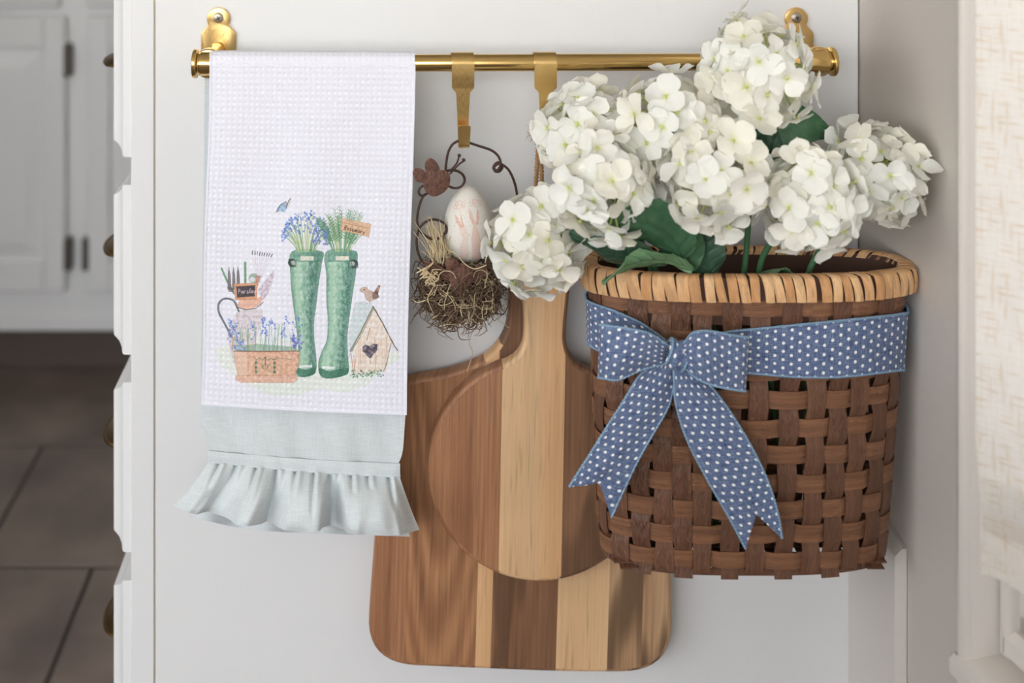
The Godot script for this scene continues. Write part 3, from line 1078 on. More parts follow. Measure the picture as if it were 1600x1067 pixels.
# ------------------------------------------------------------------ window in the right wall, with a linen shade
func window_and_shade() -> void:
	var w := Node3D.new()
	w.name = "window_1"
	w.set_meta("kind", "structure")
	var turn := Basis(Vector3.UP, deg_to_rad(13.0))
	w.transform = Transform3D(turn, Vector3(WALL, 0, 0.2325))
	add_child(w)
	org[w] = Vector3.ZERO
	# own axes: x out of the room, z along the wall towards the camera
	slab("lower_wall", Vector3(0, 0, -0.012), Vector3(0.15, 0.395, 3.3), M.wall, w)
	slab("upper_wall", Vector3(0, 2.05, -0.012), Vector3(0.15, TOP, 3.3), M.wall, w)
	slab("end_wall", Vector3(0, 0.395, 1.0), Vector3(0.15, 2.05, 3.3), M.wall, w)
	var g := Geo.new()
	g.box(Vector3(-0.004, 0.40, -0.0135), Vector3(0.012, 2.07, -0.007), 0.002)
	g.box(Vector3(-0.008, 0.40, -0.0075), Vector3(0.012, 2.07, -0.0005), 0.003)
	g.box(Vector3(0.0005, 0.40, -0.004), Vector3(0.15, 2.07, 0.0), 0.001)
	put("casing", g, M.trim, w, 40.0)
	g = Geo.new()
	g.box(Vector3(-0.012, 0.388, -0.013), Vector3(0.04, 0.407, 1.02), 0.004)
	g.box(Vector3(-0.004, 0.36, -0.013), Vector3(0.0, 0.388, 1.02), 0.002)
	put("stool", g, M.trim, w, 40.0)
	g = Geo.new()
	g.box(Vector3(0.024, 0.407, 0.0), Vector3(0.06, 0.432, 1.0), 0.006)
	g.box(Vector3(0.034, 0.43, 0.0), Vector3(0.06, 0.448, 1.0), 0.003)
	put("bottom_rail", g, M.trim, w, 40.0)
	g = Geo.new()
	g.box(Vector3(0.024, 0.407, 0.0), Vector3(0.06, 2.05, 0.012), 0.004)
	g.box(Vector3(0.034, 0.43, 0.01), Vector3(0.06, 2.05, 0.026), 0.003)
	put("stile", g, M.trim, w, 40.0)
	g = Geo.new()
	g.box(Vector3(0.024, 0.407, 0.96), Vector3(0.06, 2.05, 1.0), 0.004)
	put("stile", g, M.trim, w, 40.0)
	g = Geo.new()
	g.box(Vector3(0.024, 2.0, 0.0), Vector3(0.06, 2.05, 1.0), 0.004)
	put("top_rail", g, M.trim, w, 40.0)
	g = Geo.new()
	g.box(Vector3(0.046, 0.44, 0.02), Vector3(0.05, 2.02, 0.97), 0.0005)
	put("pane", g, M.glass, w)

	var plan := catmull(PackedVector3Array([Vector3(0.4285, 0, 0.2905), Vector3(0.4315, 0, 0.293), Vector3(0.445, 0, 0.3045), Vector3(0.464, 0, 0.33), Vector3(0.483, 0, 0.4), Vector3(0.535, 0, 0.62), Vector3(0.62, 0, 1.0), Vector3(0.665, 0, 1.2)]), 6)
	var run := PackedFloat32Array([0.0])
	for k in plan.size() - 1:
		run.append(run[k] + plan[k].distance_to(plan[k + 1]))
	var t := thing("linen_shade", "cream slub linen window shade with hemmed bottom at the window", "window shade", Vector3(0.53, 0.51, 0.62))
	var path := func(u: float) -> Vector3:
		return across(plan, u)
	var len_ := func(u: float) -> float:
		var x := u * (run.size() - 1)
		var k := mini(int(x), run.size() - 2)
		return lerpf(run[k], run[k + 1], x - k)
	g = Geo.new()
	g.sheet(60, 24, func(u: float, v: float) -> Vector3:
		var p: Vector3 = path.call(u)
		var y := 0.5535 + v * 1.45
		if v == 0.0:
			p.x += 0.004
			y += 0.003
		return Vector3(p.x, y, p.z), func(u: float, v: float) -> Vector2: return Vector2(len_.call(u), 1.45 * (1.0 - v)), 0.0008)
	put("shade_panel", g, M.shade, t)
	g = Geo.new()
	g.sheet(60, 8, func(u: float, v: float) -> Vector3:
		var p: Vector3 = path.call(u)
		return Vector3(p.x + 0.004, 0.508 + 0.003 * sin(u * 9.0) + v * 0.075, p.z), func(u: float, v: float) -> Vector2: return Vector2(len_.call(u) + 0.3, 0.1 * (1.0 - v)), 0.0008)
	put("hem", g, M.shade, t)
	g = Geo.new()
	g.sheet(60, 3, func(u: float, v: float) -> Vector3:
		var p: Vector3 = path.call(u)
		return Vector3(p.x + 0.0072, 0.5085 + 0.003 * sin(u * 9.0) + v * 0.074, p.z), func(u: float, v: float) -> Vector2: return Vector2(len_.call(u) + 0.6, 0.1 * (1.0 - v)), 0.0008)
	put("hem", g, M.shade, t)
	g = Geo.new()
	g.sheet(60, 3, func(u: float, v: float) -> Vector3:
		var p: Vector3 = path.call(u)
		return Vector3(p.x + 0.0056, 0.543 + v * 0.024, p.z), func(u: float, v: float) -> Vector2: return Vector2(u, v), 0.0016)
	put("unseen_hem_bar", g, M.hidden_bar, t)  # opaque bar hidden behind the cloth, placed to darken the hem band

# ------------------------------------------------------------------ cabinets
func near_cabinet() -> void:
	var t := thing("drawer_cabinet", "white painted base cabinet seen from its plain end panel", "cabinet", Vector3(0.1, 0, -0.3))
	var g := Geo.new()
	g.box(Vector3(-0.2357, 0.0, -0.018), Vector3(0.4506, 0.905, 0.0), 0.0006)
	put("end_panel", g, M.paint, t)
	g = Geo.new()
	g.box(Vector3(-0.2594, 0.0, -0.02), Vector3(-0.2370, 0.905, 0.0012), 0.0008)
	put("stile", g, M.paint, t)
	g = Geo.new()
	g.box(Vector3(-0.2371, 0.0, -0.012), Vector3(-0.2356, 0.905, -0.0007), 0.0002)
	put("caulk_line", g, M.caulk, t)
	g = Geo.new()
	g.box(Vector3(-0.2590, 0.10, -0.62), Vector3(0.45, 0.905, -0.0182), 0.001)
	g.box(Vector3(-0.19, 0.0, -0.62), Vector3(0.45, 0.10, -0.0182), 0.001)
	put("carcass", g, M.paint, t)
	var tops := [-18.0, 292.0, 602.0, 913.0]
	for k in 4:
		var y1: float = H - (tops[k] - VY) / 1600.0
		var y0 := y1 - 0.1665
		if k == 3:
			y0 = maxf(y0, 0.115)
		var lo := Vector2(-0.575, y0)
		var hi := Vector2(-0.006, y1)
		g = Geo.new()
		# rectangles stepping out from the frame: [x, inset]
		var prof := [[-0.2592, 0.0], [-0.2670, 0.0], [-0.2690, 0.0006], [-0.2700, 0.0022], [-0.2710, 0.0052], [-0.2744, 0.0096], [-0.2782, 0.0122], [-0.2800, 0.0132], [-0.2810, 0.0142]]
		var sides := [[0, 1], [1, 2], [2, 3], [3, 0]]
		var corner := func(j: int, inset: float) -> Vector2:
			var near_in := inset
			return [Vector2(lo.x + inset, lo.y + inset), Vector2(hi.x - near_in, lo.y + inset), Vector2(hi.x - near_in, hi.y - inset), Vector2(lo.x + inset, hi.y - inset)][j]
		for s in sides:
			var st := g.v.size()
			for q in prof:
				for j in s:
					var c: Vector2 = corner.call(j, q[1])
					g.v.append(Vector3(q[0], c.y, c.x))
					g.t.append(c)
			for r in prof.size() - 1:
				var a := st + r * 2
				g.quad(a, a + 2, a + 3, a + 1)
		var e: Array = prof[prof.size() - 1]
		var f := PackedVector3Array()
		for j in [0, 3, 2, 1]:
			var c: Vector2 = corner.call(j, e[1])
			f.append(Vector3(e[0], c.y, c.x))
		g.flat(PackedVector3Array([f[0], f[1], f[2], f[3]]))
		var dr := put("drawer", g, M.paint, t)
		for z in [-0.095, -0.48]:
			var pg := Geo.new()
			var cy := (y0 + y1) * 0.5 + 0.004
			pg.sheet(16, 10, func(u: float, v: float) -> Vector3:
				var a := PI * u
				var b := PI * 0.5 * v
				return Vector3(-0.2810 - sin(a) * (0.003 + 0.020 * pow(v, 1.7)), cy + 0.020 * (1.0 - v) - 0.008, z + cos(a) * (0.034 + 0.008 * sin(b))), func(u: float, v: float) -> Vector2: return Vector2(u, v), 0.0014)
			pg.tube(catmull(PackedVector3Array([Vector3(-0.2812, cy - 0.008, z + 0.042), Vector3(-0.298, cy - 0.0085, z + 0.032), Vector3(-0.3062, cy - 0.009, z), Vector3(-0.298, cy - 0.0085, z - 0.032), Vector3(-0.2812, cy - 0.008, z - 0.042)]), 5), func(_x: float) -> float: return 0.0018, 6)
			put("cup_pull", pg, M.old_brass, dr)

func cupboard() -> void:  # out of view to the left, placed to shade the far cabinet
	var t := thing("unseen_cupboard", "unseen tall white two door cupboard left of the drawers shading the far cabinet", "cupboard", Vector3(-1.7, 0, -0.1))
	var g := Geo.new()
	g.box(Vector3(-2.3, 0.0, -0.42), Vector3(-1.1, 2.1, 0.16), 0.003)
	put("body", g, M.paint, t)
	for x in [-2.29, -1.695]:
		g = Geo.new()
		g.box(Vector3(x, 0.1, 0.16), Vector3(x + 0.585, 2.08, 0.18), 0.004)
		var d := put("door", g, M.paint, t)
		g = Geo.new()
		g.ball(Vector3(-1.70 + (0.05 if x > -2.0 else -0.05), 1.05, 0.195), Vector3(0.014, 0.014, 0.016), 8)
		put("knob", g, M.old_brass, d)

func table() -> void:  # out of view below, placed to shade the lower right of the panel
	var t := thing("unseen_table", "unseen small white table below the view shading the lower right of the panel", "table", Vector3(0.3, 0, 1.1))
	var g := Geo.new()
	g.box(Vector3(0.02, 0.69, 0.76), Vector3(0.58, 0.72, 1.6), 0.004)
	put("tabletop", g, M.paint, t)
	for q in [[0.06, 0.80], [0.52, 0.80], [0.06, 1.54], [0.52, 1.54]]:
		g = Geo.new()
		g.box(Vector3(q[0] - 0.02, 0.0, q[1] - 0.02), Vector3(q[0] + 0.02, 0.69, q[1] + 0.02), 0.003)
		put("leg", g, M.paint, t)

func far_cabinet() -> void:
	var zf := -1.09
	var t := thing("base_cabinet", "blurred white panelled base cabinet across the kitchen behind the drawers", "cabinet", Vector3(-0.6, 0, zf))
	var g := Geo.new()
	g.box(Vector3(-1.9, 0.10, -1.70), Vector3(0.3, 0.9, zf), 0.002)
	put("carcass", g, M.paint, t)
	g = Geo.new()
	g.box(Vector3(-1.9, 0.0, -1.70), Vector3(0.3, 0.10, zf - 0.07), 0.002)
	put("toe_kick", g, M.grout, t)
	g = Geo.new()
	g.box(Vector3(-1.9, 0.1005, zf), Vector3(0.3, 0.128, zf + 0.006), 0.002)
	put("bottom_rail", g, M.paint, t)
	for q in [[-1.06, -0.6134], [-0.5715, -0.12]]:
		var x0: float = q[0]
		var x1: float = q[1]
		var left := x0 < -1.0
		g = Geo.new()
		var y0 := 0.178
		var y1 := 0.688
		var w := 0.04
		g.box(Vector3(x0, y0, zf), Vector3(x0 + w, y1, zf + 0.02), 0.003)
		g.box(Vector3(x1 - w, y0, zf), Vector3(x1, y1, zf + 0.02), 0.003)
		g.box(Vector3(x0 + w, y0, zf), Vector3(x1 - w, y0 + 0.055, zf + 0.02), 0.003)
		g.box(Vector3(x0 + w, y1 - 0.06, zf), Vector3(x1 - w, y1, zf + 0.02), 0.003)
		var dr := put("door", g, M.paint, t)
		g = Geo.new()
		g.prism(PackedVector2Array([Vector2(x0 + w, y0 + 0.055), Vector2(x1 - w, y0 + 0.055), Vector2(x1 - w, y1 - 0.06), Vector2(x0 + w, y1 - 0.06)]), zf, zf + 0.008, 0.0, 1)
		var ins := 0.03
		var st := g.v.size()
		var lo := Vector2(x0 + w + 0.004, y0 + 0.059)
		var hi := Vector2(x1 - w - 0.004, y1 - 0.064)
		var a0 := [Vector3(lo.x, lo.y, zf + 0.008), Vector3(hi.x, lo.y, zf + 0.008), Vector3(hi.x, hi.y, zf + 0.008), Vector3(lo.x, hi.y, zf + 0.008)]
		var a1 := [Vector3(lo.x + ins, lo.y + ins, zf + 0.018), Vector3(hi.x - ins, lo.y + ins, zf + 0.018), Vector3(hi.x - ins, hi.y - ins, zf + 0.018), Vector3(lo.x + ins, hi.y - ins, zf + 0.018)]
		for k in 4:
			var n := (k + 1) % 4
			g.flat(PackedVector3Array([a0[k], a1[k], a1[n], a0[n]]))
		g.flat(PackedVector3Array([a1[0], a1[3], a1[2], a1[1]]))
		put("raised_panel", g, M.paint, dr)
		for y in [0.606, 0.247]:
			var hx := x1 + 0.004 if left else x0 - 0.004
			if not left and y > 0.5:
				continue
			g = Geo.new()
			g.box(Vector3(hx - 0.007, y - 0.03, zf), Vector3(hx + 0.007, y + 0.03, zf + 0.022), 0.003)
			put("hinge", g, M.hinge, dr)
	for q in [[-1.06, -0.625], [-0.5715, -0.12]]:
		g = Geo.new()
		g.box(Vector3(q[0], 0.703, zf), Vector3(q[1], 0.87, zf + 0.02), 0.005)
		put("drawer", g, M.paint, t, 40.0)

# ------------------------------------------------------------------ cutting boards
func arc(c: Vector2, r: float, a0: float, a1: float, n: int) -> Array:
	var o := []
	for k in n + 1:
		var a := deg_to_rad(lerpf(a0, a1, float(k) / n))
		o.append(c + Vector2(cos(a), sin(a)) * r)
	return o

func bez(a: Vector2, b: Vector2, c: Vector2, n: int) -> Array:
	var o := []
	for k in n + 1:
		var t := float(k) / n
		o.append(a.lerp(b, t).lerp(b.lerp(c, t), t))
	return o

# outline in pixels round (cx, cy), turned; staves: [left, right, material] in the same pixels
func board(t: Node3D, out_px: Array, centre: Vector2, turn: float, z0: float, z1: float, staves: Array) -> void:
	var k := (D - z1) / F
	var o := at(centre.x, centre.y, z1)
	var tf := Transform3D(Basis(Vector3.BACK, turn), Vector3(o.x, o.y, 0))
	var bounds := []
	for s in staves:
		bounds.append(s[1] * k)
	bounds.pop_back()
	var poly := PackedVector2Array()
	for q in out_px.size():
		var a: Vector2 = out_px[q] * k
		var b: Vector2 = out_px[(q + 1) % out_px.size()] * k
		if a.distance_to(b) < 0.0002:
			continue
		poly.append(a)
		var cuts := []
		for x in bounds:
			if (a.x < x) != (b.x < x):
				cuts.append((x - a.x) / (b.x - a.x))
		cuts.sort()
		for c in cuts:
			if c > 0.02 and c < 0.98:
				poly.append(a.lerp(b, c))
	var r := 0.0038
	var nor := Geo.miter(poly)
	var inner := PackedVector2Array()
	for q in poly.size():
		inner.append(poly[q] - nor[q] * r)
	var steps := 4
	for s in staves.size():
		var x0: float = staves[s][0] * k if s else -9.0
		var x1: float = staves[s][1] * k if s < staves.size() - 1 else 9.0
		var g := Geo.new()
		var strip := PackedVector2Array([Vector2(x0, -9), Vector2(x1, -9), Vector2(x1, 9), Vector2(x0, 9)])
		for piece in Geometry2D.intersect_polygons(inner, strip):
			g.face(piece, z1, true, tf)
			g.face(piece, z0, false, tf)
		for q in poly.size():
			var n := (q + 1) % poly.size()
			var mx := (poly[q].x + poly[n].x) * 0.5
			if mx < x0 or mx > x1:
				continue
			var st := g.v.size()
			var rings := []
			for a in steps + 1:
				var th := PI * 0.5 * a / steps
				rings.push_front([z0 + r * (1.0 - sin(th)), r * (1.0 - cos(th))])
			for a in steps + 1:
				var th := PI * 0.5 * a / steps
				rings.append([z1 - r * (1.0 - sin(th)), r * (1.0 - cos(th))])
			for ring in rings:
				for e in [q, n]:
					var p: Vector2 = poly[e] - nor[e] * ring[1]
					g.v.append(tf * Vector3(p.x, p.y, ring[0]))
					g.t.append(p + Vector2(ring[0] * 0.3, ring[0] * 0.3))
			for a in rings.size() - 1:
				g.quad(st + a * 2, st + a * 2 + 2, st + a * 2 + 3, st + a * 2 + 1)
		for q in g.t.size():
			g.t[q] = Vector2(g.t[q].x * 9.0 + s * 0.37 + staves[s][3], -g.t[q].y * 1.8 + 0.5 + 0.03 * s)
		put("stave", g, M[staves[s][2]], t, 60.0)

func twine_path(p: PackedVector3Array, r: float, m: Material, called: String, t: Node3D) -> void:
	var g := Geo.new()
	for s in 2:
		var q := PackedVector3Array()
		var run := 0.0
		for k in p.size():
			if k:
				run += p[k].distance_to(p[k - 1])
			var d := (p[mini(k + 1, p.size() - 1)] - p[maxi(k - 1, 0)]).normalized()
			var a := d.cross(Vector3.BACK).normalized()
			var b := a.cross(d)
			var th := run * 900.0 + PI * s
			q.append(p[k] + (a * cos(th) + b * sin(th)) * r * 0.55)
		g.tube(q, func(_x: float) -> float: return r * 0.62, 6)
	put(called, g, m, t)

func boards() -> void:
	var t := thing("cutting_board", "large rectangular acacia paddle board with striped staves behind the round board", "cutting board", at(812, 1047, 0.018), "wooden paddle boards on the rail")
	# pixels round (812, 950), y up
	var o := []
	o.append_array(bez(Vector2(-236, -20), Vector2(-240, -95), Vector2(-160, -97), 10))
	o.append_array(bez(Vector2(0, -99), Vector2(90, -100), Vector2(160, -97), 6))
	o.append_array(bez(Vector2(160, -97), Vector2(240, -95), Vector2(238, -20), 10))
	o.append_array([Vector2(232, 120), Vector2(222, 270)])
	o.append_array(bez(Vector2(220, 290), Vector2(216, 345), Vector2(165, 354), 10))
	o.append_array(bez(Vector2(165, 354), Vector2(110, 362), Vector2(70, 385), 5))
	o.append_array(bez(Vector2(70, 385), Vector2(34, 410), Vector2(32, 455), 8))
	o.append_array(bez(Vector2(32, 480), Vector2(34, 545), Vector2(0, 546), 8))
	o.append_array(bez(Vector2(0, 546), Vector2(-34, 545), Vector2(-32, 480), 8))
	o.append_array(bez(Vector2(-32, 455), Vector2(-34, 410), Vector2(-70, 385), 8))
	o.append_array(bez(Vector2(-70, 385), Vector2(-110, 362), Vector2(-165, 354), 5))
	o.append_array(bez(Vector2(-165, 354), Vector2(-216, 345), Vector2(-220, 290), 10))
	o.append_array([Vector2(-222, 270), Vector2(-230, 120)])
	board(t, o, Vector2(813, 950), -0.03, 0.010, 0.027, [[-240, -180, "wood_red", 0.1, 0.0], [-180, -68, "wood_cathedral", 0.81, 0.1], [-68, -44, "wood_honey", 0.0, 0.0], [-44, 58, "wood_dark", 0.2, 0.5], [58, 138, "wood_pale", 0.4, 0.3], [138, 240, "wood_grey", 0.1, 0.2]])
	twine_path(px_path([[838, 432, 0.03], [834, 360, 0.045], [838, 280, 0.06], [842, 225, 0.064], [850, 212, 0.066], [868, 226, 0.062], [880, 290, 0.05], [862, 370, 0.04], [846, 432, 0.03]], 0.0, 24), 0.0022, M.twine, "hanging_cord", t)

	t = thing("cutting_board", "round acacia paddle board hanging in front of the rectangular board", "cutting board", at(843, 910, 0.038), "wooden paddle boards on the rail")
	o = []
	o.append_array(arc(Vector2.ZERO, 175, 112, 428, 90))
	o.append_array(bez(Vector2(65.6, 162), Vector2(39, 172), Vector2(37, 210), 8))
	o.append_array(bez(Vector2(38, 235), Vector2(40, 262), Vector2(42, 280), 3))
	o.append_array(bez(Vector2(42, 290), Vector2(40, 322), Vector2(4, 323), 8))
	o.append_array(bez(Vector2(4, 323), Vector2(-32, 322), Vector2(-33, 290), 8))
	o.append_array(bez(Vector2(-31, 262), Vector2(-28, 235), Vector2(-28, 210), 4))
	o.append_array(bez(Vector2(-28, 205), Vector2(-30, 172), Vector2(-65.6, 162), 8))
	board(t, o, Vector2(843, 735), -0.02, 0.030, 0.046, [[-180, -61, "wood_red", 0.55, 0.2], [-61, 2, "wood_pale", 0.15, 0.6], [2, 37, "wood_honey", 0.62, 0.1], [37, 180, "wood_dark", 0.3, 0.1]])
	twine_path(px_path([[846, 440, 0.05], [846, 340, 0.055], [846, 260, 0.064], [840, 222, 0.068], [836, 208, 0.070], [848, 203, 0.069], [872, 225, 0.064], [898, 320, 0.058], [866, 440, 0.05]], 0.0, 24), 0.0022, M.twine, "hanging_cord", t)
	var g := Geo.new()
	for k in 160:
		var a := at(840, 207, 0.071) + Vector3(rng.randf_range(-0.003, 0.003), rng.randf_range(-0.003, 0.003), 0)
		var d := Vector3(rng.randf_range(-0.009, 0.0), rng.randf_range(-0.008, 0.006), rng.randf_range(-0.004, 0.005))
		g.tube(PackedVector3Array([a, a + d * 0.5 + Vector3(0, 0.001, 0), a + d]), func(x: float) -> float: return 0.00022 * (1.2 - x), 4)
	put("frayed_knot", g, M.twine, t)

# ------------------------------------------------------------------ brass rail and hooks
const RZ := 0.068
const RR := 0.0079

func rod_at(px: float) -> Vector3:
	return at(px, lerpf(99.5, 96.0, (px - 310.0) / 980.0), RZ)

func rail() -> void:
	var t := thing("towel_rail", "polished brass rail on two scalloped wall brackets", "towel rail", Vector3(0.1, 0.8, 0))
	var g := Geo.new()
	g.tube(PackedVector3Array([rod_at(312), rod_at(800), rod_at(1290)]), func(_x: float) -> float: return RR, 40)
	put("rod", g, M.brass, t)
	var hw := 0.017
	for q in [342.0, 1243.0]:
		var c := at(q, 0, 0)
		var o := []
		var yt := at(q, 29.0, 0).y
		var yb := at(q, 125.0, 0).y
		o.append_array(arc(Vector2(c.x, yb), 0.0113, 200, 340, 10))
		o.append_array([Vector2(c.x + 0.0113, yb + 0.004), Vector2(c.x + hw, yb + 0.0105), Vector2(c.x + hw, yt - 0.0165)])
		o.append_array(bez(Vector2(c.x + hw, yt - 0.0155), Vector2(c.x + hw, yt - 0.0125), Vector2(c.x + 0.0125, yt - 0.009), 4))
		o.append_array(arc(Vector2(c.x, yt), 0.0113, -30, 210, 18))
		o.append_array(bez(Vector2(c.x - 0.0125, yt - 0.009), Vector2(c.x - hw, yt - 0.0125), Vector2(c.x - hw, yt - 0.0155), 4))
		o.append_array([Vector2(c.x - hw, yt - 0.0165), Vector2(c.x - hw, yb + 0.0105), Vector2(c.x - 0.0113, yb + 0.004)])
		g = Geo.new()
		g.prism(PackedVector2Array(o), 0.0, 0.0032, 0.0009, 3)
		var pl := put("bracket_plate", g, M.brushed, t, 40.0)
		g = Geo.new()
		g.lathe(PackedVector2Array([Vector2(0.0052, 0.0), Vector2(0.0050, 0.0006), Vector2(0.0038, 0.0013), Vector2(0.0018, 0.0016), Vector2(0.00001, 0.0017)]), 18, Transform3D(Basis(Vector3.RIGHT, PI / 2), at(q, 27, 0) + Vector3(0, 0, 0.0032)))
		put("screw", g, M.steel, pl)
		g = Geo.new()
		for a in 2:
			g.box(Vector3(-0.0022, -0.0005, 0.0), Vector3(0.0022, 0.0005, 0.0003), 0.0001, Transform3D(Basis(Vector3.BACK, 0.5 + a * PI / 2), at(q, 27, 0) + Vector3(0, 0, 0.0047)))
		put("screw_slot", g, M.dark, pl)
		# post from plate to rod, ring round the rod, end cap
		var rc := rod_at(q)
		rc.x = c.x
		g = Geo.new()
		g.lathe(PackedVector2Array([Vector2(0.0075, 0.0), Vector2(0.0065, 0.003), Vector2(0.0065, 0.050), Vector2(0.0090, 0.054), Vector2(0.0125, 0.056), Vector2(0.0135, 0.058), Vector2(0.0135, 0.0655), Vector2(0.0125, 0.0668), Vector2(0.0001, 0.0668)]), 28, Transform3D(Basis(Vector3.RIGHT, PI / 2), Vector3(c.x, rc.y, 0.0032)))
		put("post", g, M.brass, t, 30.0)
		var s := -1.0 if q < 600.0 else 1.0
		var prof := PackedVector2Array()
		for e in [[0.0079, -0.016], [0.0105, -0.016], [0.0112, -0.0152], [0.0112, 0.0065], [0.0098, 0.0072], [0.0098, 0.0092], [0.0128, 0.0098], [0.0134, 0.0106], [0.0134, 0.0128], [0.0126, 0.0138], [0.0105, 0.0142], [0.0095, 0.0136], [0.00001, 0.0134]]:
			prof.append(Vector2(e[0], e[1]))
		g = Geo.new()
		g.lathe(prof, 36, Transform3D(Basis(Vector3(0, 1, 0), Vector3(-1, 0, 0), Vector3(0, 0, 1)) if s < 0 else Basis(Vector3(0, -1, 0), Vector3(1, 0, 0), Vector3(0, 0, 1)), rc))
		put("end_cap", g, M.brass, t, 35.0)

	hook(722.0, 0.05, "brass over-rail hook holding the rusty wire nest hanger")
	hook(850.5, 0.02, "brass over-rail hook holding the cutting board cords")
	hook(1168.0, 0.0, "brass over-rail hook behind the tallest hydrangea carrying the basket")

func hook(px: float, turn: float, label: String) -> void:
	var c := rod_at(px)
	var t := thing("rail_hook", label, "hook", c, "brass hooks on the rail")
	var p := []  # [z, y, half width, sideways]
	var r := RR + 0.0011
	p.append([-r, -0.010, 0.0103])
	p.append([-r, -0.004, 0.0103])
	for k in 13:
		var a := PI - PI * k / 12.0
		p.append([cos(a) * r, sin(a) * r, 0.0103])
	p.append([r, -0.006, 0.0103])
	p.append([r, -0.0125, 0.0103])
	p.append([r - 0.0006, -0.0205, 0.0102])
	p.append([r - 0.0006, -0.0222, 0.0095])
	p.append([r - 0.0006, -0.0250, 0.0066])
	p.append([r - 0.0006, -0.0262, 0.0063])
	p.append([r - 0.0008, -0.045, 0.0053])
	p.append([r - 0.001, -0.066, 0.0046])
	for k in 7:
		var a := PI + PI * k / 6.0
		p.append([r + 0.0047 + cos(a) * 0.0056, -0.0685 + sin(a) * 0.0052, lerpf(0.0045, 0.0049, k / 6.0)])
	p.append([r + 0.0108, -0.060, 0.0054])
	p.append([r + 0.0114, -0.0540, 0.0057])
	p.append([r + 0.0115, -0.0528, 0.0048])
	p.append([r + 0.0115, -0.0524, 0.0036])
	var g := Geo.new()
	var n := p.size() - 1
	var b := Basis(Vector3.UP, turn)
	g.sheet(6, n, func(u: float, v: float) -> Vector3:
		var q: Array = p[int(round(v * n))]
		return c + b * Vector3((u - 0.5) * 2.0 * q[2], q[1], q[0]), func(u: float, v: float) -> Vector2: return Vector2(u, v), 0.0016)
	# the strip runs over the rod from behind, so its outside faces outward
	put("hook", g, M.brushed, t, 40.0)

